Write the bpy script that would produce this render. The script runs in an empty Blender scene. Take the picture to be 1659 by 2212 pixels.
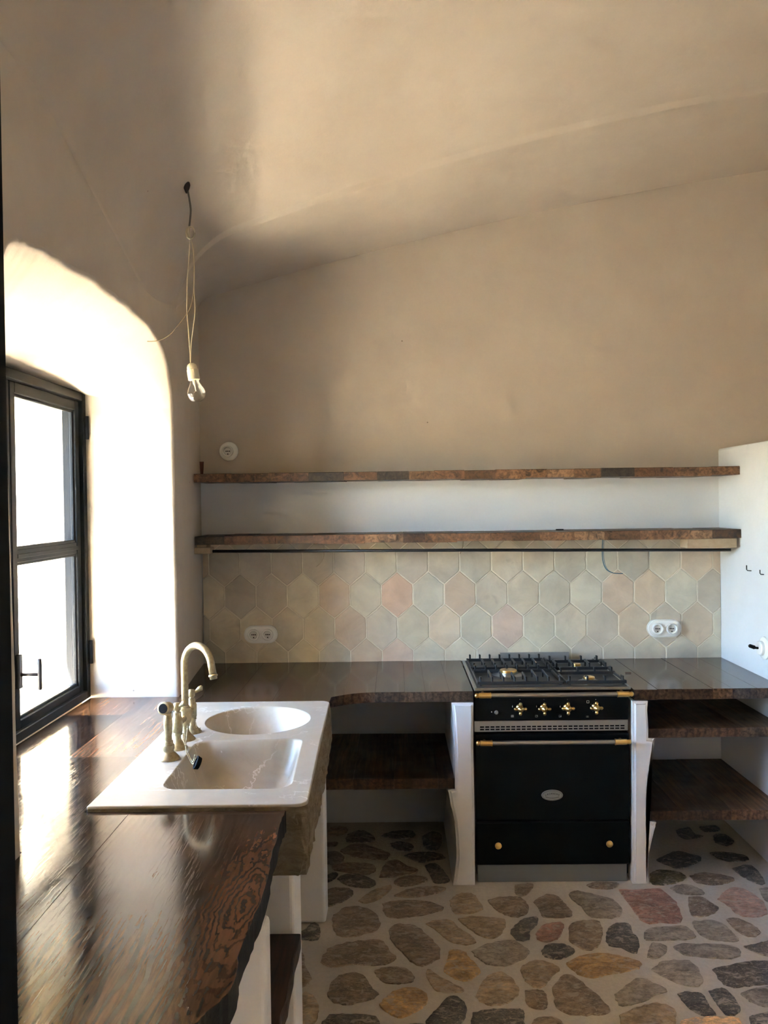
import bpy, bmesh, math, random
from mathutils import Vector, Matrix
random.seed(7)
S = bpy.context.scene
C = S.collection

# ------------------------------------------------------------------ camera
FPX, CX, CY, EYE = 1790.0, 829.5, 1106.0, 1.68
YAW, PITCH, ROLL = .0137, .0116, .014
FW = Vector((-math.sin(YAW)*math.cos(PITCH), math.cos(YAW)*math.cos(PITCH), -math.sin(PITCH)))
R0 = Vector((math.cos(YAW), math.sin(YAW), 0)); U0 = R0.cross(FW)
RT = R0*math.cos(ROLL) - U0*math.sin(ROLL); UP = R0*math.sin(ROLL) + U0*math.cos(ROLL)
cam = bpy.data.cameras.new('camera'); camo = bpy.data.objects.new('camera', cam); C.objects.link(camo)
cam.sensor_fit = 'VERTICAL'; cam.sensor_height = 36.0; cam.lens = 36.0*FPX/2212.0
cam.clip_start = .05; cam.clip_end = 300
m3 = Matrix((RT, UP, -FW)).transposed()
camo.matrix_world = Matrix.Translation((0, 0, EYE)) @ m3.to_4x4()
S.camera = camo

# ------------------------------------------------------------------ light
S.view_settings.view_transform = 'Standard'; S.view_settings.look = 'None'
S.view_settings.gamma = 1.0; S.view_settings.use_curve_mapping = False
S.view_settings.exposure = 2.27
SUN_DIR = Vector((-.33, -.35, .88)).normalized()      # towards the sun
w = bpy.data.worlds.new('sky'); S.world = w; w.use_nodes = True
nt = w.node_tree; nt.nodes.clear()
sky = nt.nodes.new('ShaderNodeTexSky'); sky.sky_type = 'NISHITA'; sky.sun_disc = False
sky.sun_elevation = math.asin(SUN_DIR.z); sky.sun_rotation = math.atan2(SUN_DIR.x, SUN_DIR.y)
sky.dust_density = .3; sky.ozone_density = 3.0; sky.air_density = 1.0
bg = nt.nodes.new('ShaderNodeBackground'); bg.inputs['Strength'].default_value = 1.65
wo = nt.nodes.new('ShaderNodeOutputWorld')
nt.links.new(sky.outputs[0], bg.inputs[0]); nt.links.new(bg.outputs[0], wo.inputs[0])
sun = bpy.data.lights.new('sun', 'SUN'); sun.energy = 132.0; sun.angle = math.radians(.53); sun.color = (1, .93, .82)
suno = bpy.data.objects.new('sun', sun); C.objects.link(suno)
suno.rotation_euler = SUN_DIR.to_track_quat('Z', 'Y').to_euler(); suno.location = (-20, -40, 55)
# portal: only tells the renderer where daylight enters, gives off nothing itself
for nm_, yc, zc_, sw, sh in (('window_portal', 2.9, 1.505, 1.34, 1.3), ('added_door_portal', -.275, 1.075, 1.05, 2.15)):
    pl = bpy.data.lights.new(nm_, 'AREA'); pl.shape = 'RECTANGLE'; pl.size = sw; pl.size_y = sh
    pl.cycles.is_portal = True
    plo = bpy.data.objects.new(nm_, pl); C.objects.link(plo)
    plo.matrix_world = Matrix.Translation((-1.42, yc, zc_)) @ Matrix(((0, 0, -1), (1, 0, 0), (0, 1, 0))).to_4x4()
cy = S.cycles
cy.max_bounces = 8; cy.diffuse_bounces = 6; cy.glossy_bounces = 3; cy.transparent_max_bounces = 12
cy.caustics_reflective = False; cy.caustics_refractive = False; cy.sample_clamp_indirect = 12.0
cy.use_denoising = True; cy.use_adaptive_sampling = True; cy.adaptive_threshold = .18; cy.adaptive_min_samples = 24

# ------------------------------------------------------------------ pixel helpers (photo pixel -> point on a plane of the place)
def ray(x, y): return FW + RT*((x-CX)/FPX) + UP*((CY-y)/FPX)
def on_z(x, y, z): d = ray(x, y); return Vector((0, 0, EYE)) + d*((z-EYE)/d.z)
def on_y(x, y, Y): d = ray(x, y); return Vector((0, 0, EYE)) + d*(Y/d.y)
def on_x(x, y, X): d = ray(x, y); return Vector((0, 0, EYE)) + d*(X/d.x)

# ------------------------------------------------------------------ node helpers
def lin(r, g, b):
    f = lambda c: (c/255/12.92) if c/255 <= .04045 else ((c/255+.055)/1.055)**2.4
    return (f(r), f(g), f(b), 1)
class NT:
    def __init__(s, name):
        s.m = bpy.data.materials.new(name); s.m.use_nodes = True
        s.t = s.m.node_tree; s.b = s.t.nodes['Principled BSDF']; s.out = s.t.nodes['Material Output']
        s.co = s.n('ShaderNodeTexCoord').outputs['Object']
    def n(s, ty, **kw):
        x = s.t.nodes.new(ty)
        for k, v in kw.items(): setattr(x, k, v)
        return x
    def l(s, a, b): s.t.links.new(a, b)
    def put(s, sock, v):
        if hasattr(v, 'is_output'): s.l(v, sock)
        else: sock.default_value = v
    def mapping(s, scale, off=None, rot=None):
        mp = s.n('ShaderNodeMapping'); s.l(s.co, mp.inputs['Vector']); mp.inputs['Scale'].default_value = scale
        if rot: mp.inputs['Rotation'].default_value = rot
        if off is not None: s.put(mp.inputs['Location'], off)
        return mp.outputs[0]
    def noise(s, vec, scale, detail=4, rough=.55, dist=0.0):
        x = s.n('ShaderNodeTexNoise'); s.l(vec, x.inputs['Vector'])
        x.inputs['Scale'].default_value = scale; x.inputs['Detail'].default_value = detail
        x.inputs['Roughness'].default_value = rough; x.inputs['Distortion'].default_value = dist
        return x.outputs['Fac']
    def ramp(s, fac, stops):
        r = s.n('ShaderNodeValToRGB'); s.l(fac, r.inputs[0]); e = r.color_ramp.elements
        while len(e) < len(stops): e.new(.5)
        for i, (p, c) in enumerate(stops):
            e[i].position = p; e[i].color = c if len(c) == 4 else (*c, 1)
        return r.outputs[0]
    def mix(s, fac, a, b, mode='MIX'):
        x = s.n('ShaderNodeMix', data_type='RGBA', blend_type=mode)
        s.put(x.inputs[0], fac); s.put(x.inputs[6], a); s.put(x.inputs[7], b); return x.outputs[2]
    def math(s, op, a, b=0.0, c=0.0):
        x = s.n('ShaderNodeMath', operation=op)
        for i, v in enumerate((a, b, c)): s.put(x.inputs[i], v)
        return x.outputs[0]
    def bump(s, h, strength, dist, normal=None):
        x = s.n('ShaderNodeBump'); s.l(h, x.inputs['Height']); x.inputs['Strength'].default_value = strength
        x.inputs['Distance'].default_value = dist
        if normal: s.l(normal, x.inputs['Normal'])
        return x.outputs[0]
    def set(s, **kw):
        for k, v in kw.items(): s.put(s.b.inputs[k.replace('_', ' ')], v)
        return s.m
def g(v): return (v, v, v, 1)
MATS = {}
def simple(name, col, rough=.5, metal=0.0, **kw):
    t = NT(name); t.set(Base_Color=col if len(col) == 4 else (*col, 1), Roughness=rough, Metallic=metal, **kw); return t.m

def mk_plaster(name, c1, c2, bumpy=1.0, specks=True, white_below=None):
    t = NT(name)
    a = t.noise(t.co, 1.3, 3, .6); b = t.noise(t.mapping((1, 1, 1), (3, 7, 1)), 7, 4, .65)
    col = t.mix(t.ramp(a, [(.35, g(0)), (.68, g(1))]), c1, c2)
    col = t.mix(t.math('MULTIPLY', t.ramp(b, [(.4, g(0)), (.8, g(1))]), .3), col, tuple(x*.86 for x in c2[:3])+(1,))
    if specks:
        v = t.n('ShaderNodeTexVoronoi'); t.l(t.co, v.inputs['Vector']); v.inputs['Scale'].default_value = 5.5
        sp = t.ramp(v.outputs['Distance'], [(.016, g(1)), (.026, g(0))])
        gate = t.ramp(t.noise(t.co, 3.1, 2), [(.53, g(0)), (.56, g(1))])
        col = t.mix(t.math('MULTIPLY', sp, t.math('MULTIPLY', gate, .75)), col, (.12, .08, .05, 1))
    if white_below:                       # paler, cooler colour up to the height of the upper shelf
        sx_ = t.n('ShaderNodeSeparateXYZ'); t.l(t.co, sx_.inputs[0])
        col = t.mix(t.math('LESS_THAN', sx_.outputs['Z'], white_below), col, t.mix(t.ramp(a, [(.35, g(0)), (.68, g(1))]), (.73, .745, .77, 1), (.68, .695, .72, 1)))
    n1 = t.bump(t.noise(t.co, 3.2, 2), .35*bumpy, .03)
    n2 = t.bump(t.noise(t.co, 38, 3, .7), .12*bumpy, .006, n1)
    return t.set(Base_Color=col, Roughness=.78, Normal=n2, Specular_IOR_Level=.25)
M_PLASTER = mk_plaster('lime_plaster', (.56, .50, .43, 1), (.505, .445, .375, 1))
M_BACKWALL = mk_plaster('half_pale_plaster', (.56, .50, .43, 1), (.505, .445, .375, 1), white_below=1.815)
M_PART = mk_plaster('white_partition_paint', (.68, .695, .72, 1), (.63, .645, .67, 1), specks=False)
M_WHITE = mk_plaster('white_plaster', (.80, .78, .76, 1), (.74, .715, .69, 1), specks=False)

def mk_wood(name, rough=.2, coat=.6, axis='Y', bump=.25, slab=False):
    t = NT(name); oi = t.n('ShaderNodeObjectInfo')
    off = t.n('ShaderNodeCombineXYZ')
    r1 = t.math('MULTIPLY', oi.outputs['Random'], 37.0)
    for i in range(3): t.l(t.math('MULTIPLY', r1, 1+.37*i), off.inputs[i])
    st = {'Y': (1, .07, 1), 'X': (.07, 1, 1)}[axis]
    v = t.mapping(st, off.outputs[0])
    big = t.noise(t.mapping(tuple(x*1.0 if x == 1 else .3 for x in st), off.outputs[0]), 5, 4, .6, .6)
    fine = t.noise(v, 170 if slab else 70, 8, .62, .3)
    pore = t.noise(t.mapping(tuple(x if x == 1 else .045 for x in st), off.outputs[0]), 190, 4, .7)
    # growth rings: distorted bands
    wv = t.n('ShaderNodeTexWave', wave_type='BANDS', bands_direction='X' if axis == 'Y' else 'Y', wave_profile='SIN')
    t.l(t.mapping(tuple(x if x == 1 else .22 for x in st), off.outputs[0]), wv.inputs['Vector'])
    wv.inputs['Scale'].default_value = 14 if slab else 9; wv.inputs['Distortion'].default_value = 16 if slab else 9; wv.inputs['Detail'].default_value = 2.5
    wv.inputs['Detail Scale'].default_value = .7
    oc = oi.outputs['Color']
    dark = t.mix(1.0, oc, ((.5, .45, .41, 1) if slab else (.22, .19, .17, 1)), 'MULTIPLY'); lite = t.mix(1.0, oc, (1.55, 1.4, 1.2, 1), 'MULTIPLY')
    col = t.mix(t.ramp(big, [(.3, g(0)), (.72, g(1))]), dark, lite)
    col = t.mix(t.ramp(fine, [(.36, g(.85 if not slab else .65)), (.6, g(0))]), col, t.mix(1.0, oc, (.16, .13, .11, 1), 'MULTIPLY'))
    col = t.mix(t.math('MULTIPLY', t.ramp(wv.outputs['Fac'], [(.0, g(1)), (.45 if slab else .35, g(0))]), .8 if slab else .45), col, t.mix(1.0, oc, (.2, .16, .13, 1), 'MULTIPLY'))
    nb = t.bump(t.ramp(pore, [(.3, g(0)), (.45, g(1))]), bump, .0006)
    wob = t.bump(t.noise(t.mapping(tuple(x if x == 1 else .35 for x in st)), 6, 3), .018, .006, nb)
    rg = t.ramp(t.noise(t.co, 9, 5), [(.3, g(rough*.8)), (.75, g(rough*1.35))])
    if slab:                              # cathedral figure around an old knot at the live edge
        d0 = t.n('ShaderNodeVectorMath', operation='SUBTRACT'); t.l(t.co, d0.inputs[0]); d0.inputs[1].default_value = (-.325, 1.72, .85)
        d1 = t.n('ShaderNodeVectorMath', operation='MULTIPLY'); t.l(d0.outputs[0], d1.inputs[0]); d1.inputs[1].default_value = (1, .20, 0)
        ln = t.n('ShaderNodeVectorMath', operation='LENGTH'); t.l(d1.outputs[0], ln.inputs[0])
        wob2 = t.noise(t.mapping((1, .4, 1)), 16, 4, .6)
        ph = t.math('MULTIPLY', t.math('ADD', ln.outputs['Value'], t.math('MULTIPLY', wob2, .085)), 480.0)
        rings_ = t.math('MULTIPLY_ADD', t.math('SINE', ph), .5, .5)
        mk = t.ramp(t.math('ADD', ln.outputs['Value'], t.math('MULTIPLY', wob2, .05)), [(.06, g(1)), (.13, g(0))])
        kc = t.mix(t.ramp(rings_, [(.15, g(0)), (.5, g(1))]), t.mix(1.0, oc, (.55, .5, .45, 1), 'MULTIPLY'), t.mix(1.0, oc, (1.7, 1.55, 1.35, 1), 'MULTIPLY'))
        col = t.mix(t.math('MULTIPLY', mk, .75), col, kc)
    t.set(Base_Color=col, Roughness=rg, Normal=wob, Coat_Weight=0.0, Specular_IOR_Level=coat)
    return t.m
M_WOOD = mk_wood('varnished_wood', .11, .36, bump=.1)
M_SLAB = mk_wood('varnished_slab', .11, .27, bump=.1, slab=True)
M_SHELF = mk_wood('waxed_shelf_wood', .4, .25)

def mk_endgrain():
    t = NT('shelf_end_grain'); oi = t.n('ShaderNodeObjectInfo')
    off = t.n('ShaderNodeCombineXYZ'); r1 = t.math('MULTIPLY', oi.outputs['Random'], 23.0)
    for i in range(3): t.l(r1, off.inputs[i])
    a = t.noise(t.mapping((1, 1, 1), off.outputs[0]), 26, 6, .65, 1.4); b = t.noise(t.mapping((1, 1, 1), off.outputs[0]), 90, 4)
    oc = oi.outputs['Color']
    col = t.mix(t.ramp(a, [(.34, g(0)), (.6, g(1))]), t.mix(1.0, oc, (.2, .17, .15, 1), 'MULTIPLY'), t.mix(1.0, oc, (1.7, 1.55, 1.35, 1), 'MULTIPLY'))
    col = t.mix(t.ramp(b, [(.3, g(.7)), (.5, g(0))]), col, t.mix(1.0, oc, (.3, .26, .22, 1), 'MULTIPLY'))
    return t.set(Base_Color=col, Roughness=.55, Normal=t.bump(a, .3, .004))
M_END = mk_endgrain()

def mk_tile():
    t = NT('terracotta_tile'); oi = t.n('ShaderNodeObjectInfo')
    off = t.n('ShaderNodeCombineXYZ'); r1 = t.math('MULTIPLY', oi.outputs['Random'], 51.0)
    for i in range(3): t.l(t.math('MULTIPLY', r1, 1+.2*i), off.inputs[i])
    v = t.mapping((1, 1, 1), off.outputs[0]); oc = oi.outputs['Color']
    a = t.noise(v, 7, 6, .6, .5); b = t.noise(v, 30, 6, .7); d = t.noise(v, 5, 3, .6, .8)
    col = t.mix(t.ramp(a, [(.32, g(0)), (.66, g(1))]), t.mix(1.0, oc, (.82, .8, .78, 1), 'MULTIPLY'), t.mix(1.0, oc, (1.08, 1.07, 1.05, 1), 'MULTIPLY'))
    col = t.mix(t.math('MULTIPLY', t.ramp(d, [(.66, g(0)), (.73, g(1))]), .55), col, t.mix(1.0, oc, (.58, .56, .55, 1), 'MULTIPLY'))
    col = t.mix(t.ramp(b, [(.7, g(0)), (.74, g(.6))]), col, (.8, .74, .62, 1))
    nb = t.bump(a, .3, .008); nb = t.bump(b, .2, .002, nb)
    return t.set(Base_Color=col, Roughness=.5, Normal=nb)
M_TILE = mk_tile()
def mk_grain(name, c1, c2, sc, rough=.9, bump=.5):
    t = NT(name); a = t.noise(t.co, sc, 6, .7); b = t.noise(t.co, 2.2, 4)
    col = t.mix(t.ramp(a, [(.3, g(0)), (.7, g(1))]), c1, c2)
    col = t.mix(t.math('MULTIPLY', t.ramp(b, [(.35, g(0)), (.7, g(1))]), .35), col, tuple(x*.7 for x in c1[:3])+(1,))
    return t.set(Base_Color=col, Roughness=rough, Normal=t.bump(a, bump, .006), Specular_IOR_Level=.25)
M_BARK = mk_grain('charred_live_edge', (.010, .009, .008, 1), (.035, .026, .018, 1), 40, .7, 1.0)
M_GROUT = mk_grain('lime_grout', (.72, .66, .54, 1), (.82, .76, .64, 1), 60)
M_MORTAR = mk_grain('floor_mortar', (.51, .445, .355, 1), (.61, .535, .44, 1), 55, .75)
M_GROUND = mk_grain('sunlit_ground', (.10, .085, .06, 1), (.13, .11, .08, 1), 3)

def mk_stone():
    t = NT('floor_stone'); oi = t.n('ShaderNodeObjectInfo')
    off = t.n('ShaderNodeCombineXYZ'); r1 = t.math('MULTIPLY', oi.outputs['Random'], 77.0)
    for i in range(3): t.l(t.math('MULTIPLY', r1, 1+.3*i), off.inputs[i])
    v = t.mapping((1, 1.7, 1), off.outputs[0]); oc = oi.outputs['Color']
    a = t.noise(v, 11, 6, .7, .6); b = t.noise(v, 45, 5, .7, .3); c = t.noise(v, 24, 5, .6, 1.2)
    col = t.mix(t.ramp(a, [(.34, g(0)), (.66, g(1))]), t.mix(1.0, oc, (.45, .42, .40, 1), 'MULTIPLY'), t.mix(1.0, oc, (1.35, 1.3, 1.2, 1), 'MULTIPLY'))
    col = t.mix(t.math('MULTIPLY', t.ramp(b, [(.4, g(1)), (.55, g(0))]), .55), col, t.mix(1.0, oc, (.3, .28, .27, 1), 'MULTIPLY'))
    sp = t.noise(v, 60, 3, .5, 2.0)
    col = t.mix(t.math('MULTIPLY', t.ramp(sp, [(.56, g(0)), (.64, g(1))]), .6), col, (.40, .32, .24, 1))
    col = t.mix(t.math('MULTIPLY', t.ramp(c, [(.54, g(0)), (.62, g(1))]), .8), col, (.40, .33, .25, 1))
    nb = t.bump(a, .6, .012); nb = t.bump(b, .5, .004, nb)
    return t.set(Base_Color=col, Roughness=.55, Normal=nb)
M_STONE = mk_stone()

def mk_marble():
    t = NT('cream_marble'); a = t.noise(t.co, 4, 6, .65, .8); b = t.noise(t.co, 22, 6, .7)
    col = t.mix(t.ramp(a, [(.3, g(0)), (.7, g(1))]), (.37, .315, .235, 1), (.46, .405, .325, 1))
    col = t.mix(t.math('MULTIPLY', t.ramp(b, [(.45, g(0)), (.75, g(1))]), .35), col, (.37, .30, .215, 1))
    wn = t.n('ShaderNodeTexNoise'); t.l(t.co, wn.inputs['Vector']); wn.inputs['Scale'].default_value = 3.2; wn.inputs['Detail'].default_value = 6
    wn.inputs['Roughness'].default_value = .6
    vein = t.math('ABSOLUTE', t.math('SUBTRACT', wn.outputs['Fac'], .5))
    gate = t.ramp(t.noise(t.mapping((1, 1, 1), (5, 2, 9)), 3.5, 3), [(.45, g(0)), (.6, g(1))])
    vm = t.math('MULTIPLY', t.ramp(vein, [(.0, g(1)), (.009, g(0))]), gate)
    col = t.mix(t.math('MULTIPLY', vm, .7), col, (.88, .85, .8, 1))
    return t.set(Base_Color=col, Roughness=.34, Normal=t.bump(b, .05, .003))
M_MARBLE = mk_marble()
def mk_rough_stone():
    t = NT('chiselled_stone'); a = t.noise(t.mapping((1, 1, 2.4)), 14, 7, .75, .7); b = t.noise(t.co, 50, 5, .7)
    col = t.mix(t.ramp(a, [(.3, g(0)), (.68, g(1))]), (.16, .105, .05, 1), (.44, .35, .23, 1))
    col = t.mix(t.ramp(b, [(.62, g(0)), (.72, g(.6))]), col, (.6, .53, .42, 1))
    nb = t.bump(a, 1.0, .03); nb = t.bump(b, .6, .006, nb)
    return t.set(Base_Color=col, Roughness=.8, Normal=nb)
M_ROUGH = mk_rough_stone()
def mk_outer():
    t = NT('rough_outer_render'); a = t.noise(t.co, 6, 7, .7, .7); b = t.noise(t.co, 25, 6, .7)
    col = t.mix(t.ramp(a, [(.34, g(0)), (.55, g(1))]), (.30, .225, .13, 1), (.70, .63, .50, 1))
    nb = t.bump(a, 1.0, .04); nb = t.bump(b, .7, .01, nb)
    return t.set(Base_Color=col, Roughness=.9, Normal=nb)
M_OUTER = mk_outer()
def mk_brass():
    t = NT('aged_brass'); a = t.noise(t.co, 60, 6, .7); b = t.noise(t.co, 14, 4)
    col = t.mix(t.ramp(a, [(.35, g(0)), (.6, g(1))]), (.30, .235, .13, 1), (.46, .37, .22, 1))
    col = t.mix(t.math('MULTIPLY', t.ramp(b, [(.58, g(0)), (.7, g(1))]), .5), col, (.24, .18, .09, 1))
    return t.set(Base_Color=col, Roughness=.42, Metallic=.75)
M_BRASS = mk_brass()
M_GOLD = simple('polished_brass', (.72, .46, .16), .28, 1.0)
M_STEEL = simple('brushed_steel', (.42, .42, .415), .32, 1.0)
M_PLINTH = simple('grey_steel_plinth', (.22, .235, .24), .5, .6)
M_ENAMEL = simple('black_enamel', (.0028, .0036, .0038), .32, Specular_IOR_Level=.12)
M_IRON = simple('black_cast_iron', (.018, .019, .021), .42)
M_FRAME = simple('anthracite_paint', (.009, .011, .014), .5, Specular_IOR_Level=.12)
M_BLACK = simple('matte_black', (.004, .004, .005), .8, Specular_IOR_Level=.15)
M_RAIL = simple('black_iron_rail', (.012, .012, .013), .45)
M_CERAMIC = simple('white_ceramic', (.80, .80, .78), .18)
M_INSERT = simple('white_insert', (.62, .62, .60), .4)
M_CREAM = simple('cream_cord', (.46, .40, .28), .6)
M_BLUE = simple('blue_wire', (.08, .20, .30), .5)
M_BLOCK = mk_grain('pale_sawn_wood', (.40, .29, .18, 1), (.52, .40, .27, 1), 30, .7, .2)
M_WEDGE = simple('rusty_wood', (.09, .025, .012), .7)
M_HANDLE = simple('dark_steel_handle', (.06, .06, .065), .35, .6)
def mk_glass(name, rough=0.0, tint=(1, 1, 1, 1), k=.7, b0=.03, pw=5.0):
    t = NT(name); tr = t.n('ShaderNodeBsdfTransparent'); tr.inputs[0].default_value = tint
    gl = t.n('ShaderNodeBsdfGlossy'); gl.inputs['Roughness'].default_value = rough
    lw = t.n('ShaderNodeLayerWeight'); lw.inputs['Blend'].default_value = .5
    fr = t.math('MULTIPLY_ADD', t.math('POWER', lw.outputs['Facing'], pw), k, b0)      # thin-sheet reflectance, same from both sides
    mx = t.n('ShaderNodeMixShader'); t.l(fr, mx.inputs[0]); t.l(tr.outputs[0], mx.inputs[1]); t.l(gl.outputs[0], mx.inputs[2])
    t.l(mx.outputs[0], t.out.inputs[0]); return t.m
M_PANE = mk_glass('window_glass', 0.0, (.97, .98, .98, 1))
M_BULB = mk_glass('bulb_glass', 0.02, (.95, .94, .91, 1), .8, .06, 3.0)

# ------------------------------------------------------------------ mesh helpers
def obj(name, me, mat, parent=None, smooth=False, col=None, label=None):
    o = bpy.data.objects.new(name, me); C.objects.link(o)
    for x in (mat if isinstance(mat, (list, tuple)) else [mat]): me.materials.append(x)
    if smooth: me.polygons.foreach_set('use_smooth', [True]*len(me.polygons))
    if parent is not None:
        o.parent = parent
        o.matrix_parent_inverse = PINV.get(parent.name, Matrix.Identity(4))
    if col: o.color = (*col[:3], 1)
    if label: o['label'] = label
    return o
PINV = {}
def thing(name, label, cat, loc, group=None):
    o = bpy.data.objects.new(name, None); C.objects.link(o); o.empty_display_size = .05
    o.location = loc; PINV[o.name] = Matrix.Translation(-Vector(loc))
    return tag(o, label, cat, group)
def tag(o, label, cat=None, group=None, kind=None):
    o['label'] = label
    if cat: o['category'] = cat
    if group: o['group'] = group
    if kind: o['kind'] = kind
    return o
def me_from(v, f, name='mesh'):
    me = bpy.data.meshes.new(name); me.from_pydata([tuple(x) for x in v], [], f); me.update(); return me
def me_bm(bm, name='mesh', normals=True):
    if normals: bmesh.ops.recalc_face_normals(bm, faces=bm.faces)
    me = bpy.data.meshes.new(name); bm.to_mesh(me); bm.free(); return me
def bm_box(bm, a, b, bev=0.0, seg=1):
    a, b = Vector(a), Vector(b)
    vs = [bm.verts.new((x, y, z)) for x in (a.x, b.x) for y in (a.y, b.y) for z in (a.z, b.z)]
    fs = [bm.faces.new([vs[i] for i in q]) for q in ((0, 1, 3, 2), (4, 6, 7, 5), (0, 4, 5, 1), (2, 3, 7, 6), (0, 2, 6, 4), (1, 5, 7, 3))]
    bmesh.ops.recalc_face_normals(bm, faces=fs)
    if bev: bmesh.ops.bevel(bm, geom=list({e for f in fs for e in f.edges}), offset=bev, segments=seg, affect='EDGES', profile=.5)
def box(name, a, b, mat, parent=None, bev=0.0, seg=1, **kw):
    bm = bmesh.new(); bm_box(bm, a, b, bev, seg); return obj(name, me_bm(bm), mat, parent, **kw)
def bm_tube(bm, pts, r, n=8, cap=True):
    pts = [Vector(p) for p in pts]; rs = r if isinstance(r, (list, tuple)) else [r]*len(pts)
    rings = []; up = None
    for i, p in enumerate(pts):
        d = (pts[min(i+1, len(pts)-1)] - pts[max(i-1, 0)]).normalized()
        if up is None: up = d.orthogonal().normalized()
        up = (up - d*up.dot(d)); up = up.normalized() if up.length > 1e-6 else d.orthogonal().normalized()
        sd = d.cross(up)
        rings.append([bm.verts.new(p + (up*math.cos(2*math.pi*k/n) + sd*math.sin(2*math.pi*k/n))*rs[i]) for k in range(n)])
    for a, b in zip(rings, rings[1:]):
        for k in range(n): bm.faces.new((a[k], a[(k+1) % n], b[(k+1) % n], b[k]))
    if cap:
        bm.faces.new(rings[0][::-1]); bm.faces.new(rings[-1])
def tube(name, pts, r, mat, parent=None, n=8, **kw):
    bm = bmesh.new(); bm_tube(bm, pts, r, n); return obj(name, me_bm(bm), mat, parent, smooth=True, **kw)
def spline(pts, k=6):
    pts = [Vector(p) for p in pts]; out = []
    for i in range(len(pts)-1):
        p0, p1, p2, p3 = pts[max(i-1, 0)], pts[i], pts[i+1], pts[min(i+2, len(pts)-1)]
        for j in range(k):
            t = j/k
            out.append(.5*((2*p1) + (p2-p0)*t + (2*p0-5*p1+4*p2-p3)*t*t + (3*p1-p0-3*p2+p3)*t**3))
    return out + [pts[-1]]
def bm_lathe(bm, prof, origin, axis=(0, 0, 1), n=24):
    """prof: (radius, height along axis) from bottom to top"""
    ax = Vector(axis).normalized(); u = ax.orthogonal().normalized(); v = ax.cross(u); o = Vector(origin)
    rings = []
    for r, h in prof:
        if r < 1e-6: rings.append([bm.verts.new(o+ax*h)])
        else: rings.append([bm.verts.new(o+ax*h+(u*math.cos(2*math.pi*k/n)+v*math.sin(2*math.pi*k/n))*r) for k in range(n)])
    for a, b in zip(rings, rings[1:]):
        for k in range(n):
            k2 = (k+1) % n
            if len(a) == 1 and len(b) == 1: continue
            if len(a) == 1: bm.faces.new((a[0], b[k2], b[k]))
            elif len(b) == 1: bm.faces.new((a[k], a[k2], b[0]))
            else: bm.faces.new((a[k], a[k2], b[k2], b[k]))
    if len(rings[0]) > 1: bm.faces.new(rings[0][::-1])
    if len(rings[-1]) > 1: bm.faces.new(rings[-1])
def lathe(name, prof, origin, mat, parent=None, axis=(0, 0, 1), n=24, smooth=True, **kw):
    bm = bmesh.new(); bm_lathe(bm, prof, origin, axis, n); me = me_bm(bm)
    o = obj(name, me, mat, parent, smooth=smooth, **kw)
    if smooth: auto_smooth(me, 40)
    return o
def auto_smooth(me, deg):
    bm = bmesh.new(); bm.from_mesh(me)
    for e in bm.edges:
        if len(e.link_faces) == 2 and e.calc_face_angle(0) > math.radians(deg): e.smooth = False
    bm.to_mesh(me); bm.free()
def prism(name, poly, z0, z1, mat, parent=None, bev=.002, side=1, **kw):
    """poly: (x, y) outline, extruded in z; side faces take material slot 1 when two materials are given"""
    bm = bmesh.new()
    a = [bm.verts.new((x, y, z0)) for x, y in poly]; b = [bm.verts.new((x, y, z1)) for x, y in poly]
    n = len(poly); sides = []
    ft = bm.faces.new(b); bm.faces.new(a[::-1])
    for i in range(n): sides.append(bm.faces.new((a[i], a[(i+1) % n], b[(i+1) % n], b[i])))
    bmesh.ops.recalc_face_normals(bm, faces=bm.faces)
    if isinstance(mat, (list, tuple)):
        for f in sides: f.material_index = side
    if bev: bmesh.ops.bevel(bm, geom=[e for e in ft.edges], offset=bev, segments=1, affect='EDGES')
    return obj(name, me_bm(bm), mat, parent, **kw)
def prism_y(name, poly, y0, y1, mat, parent=None, bev=0.0, seg=2, **kw):
    """poly: (x, z) outline facing the camera, extruded in y"""
    bm = bmesh.new()
    a = [bm.verts.new((x, y0, z)) for x, z in poly]; b = [bm.verts.new((x, y1, z)) for x, z in poly]; n = len(poly)
    fr = bm.faces.new(a); bm.faces.new(b[::-1])
    for i in range(n): bm.faces.new((a[i], b[i], b[(i+1) % n], a[(i+1) % n]))
    bmesh.ops.recalc_face_normals(bm, faces=bm.faces)
    if bev: bmesh.ops.bevel(bm, geom=list(fr.edges), offset=bev, segments=seg, affect='EDGES')
    return obj(name, me_bm(bm), mat, parent, **kw)
def clip(poly, fn):
    out = []
    for i, p in enumerate(poly):
        q = poly[(i+1) % len(poly)]; a, b = fn(p), fn(q)
        if a >= 0: out.append(p)
        if a*b < 0:
            t = a/(a-b); out.append((p[0]+(q[0]-p[0])*t, p[1]+(q[1]-p[1])*t))
    return out

# ------------------------------------------------------------------ dimensions of the room
WY = 4.333; XR = 1.683; TOP = .85; WX = -1.345
def xl(Y): return -.905-.0275*(Y-1.93) if Y < 3.64 else -.952-.0957*(Y-3.64)
def lerp(a, b, t): return a+(b-a)*t
def smooth01(t): t = max(0, min(1, t)); return t*t*(3-2*t)
def ceil_z(X, Y):
    u = X+.05; z = 3.08+.29*u-.043*u*u; zb = 3.0+.235*u-.025*u*u
    if u > 2.6: z = 3.08+.29*2.6-.043*2.6**2+.07*(u-2.6)
    t = (Y-3.65)/(WY-3.65)
    if t > 0: z = lerp(z, zb, t)
    else: z += .27*min(3.65-Y, 1.5)+(.014 if t < -.012 else 0)
    d = max(0.0, X-xl(Y)); Rc = .50-.44*smooth01((Y-3.0)/1.25)
    if d < Rc: z -= (Rc-math.sqrt(max(0, Rc*Rc-(Rc-d)**2)))*.95
    return z

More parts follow.
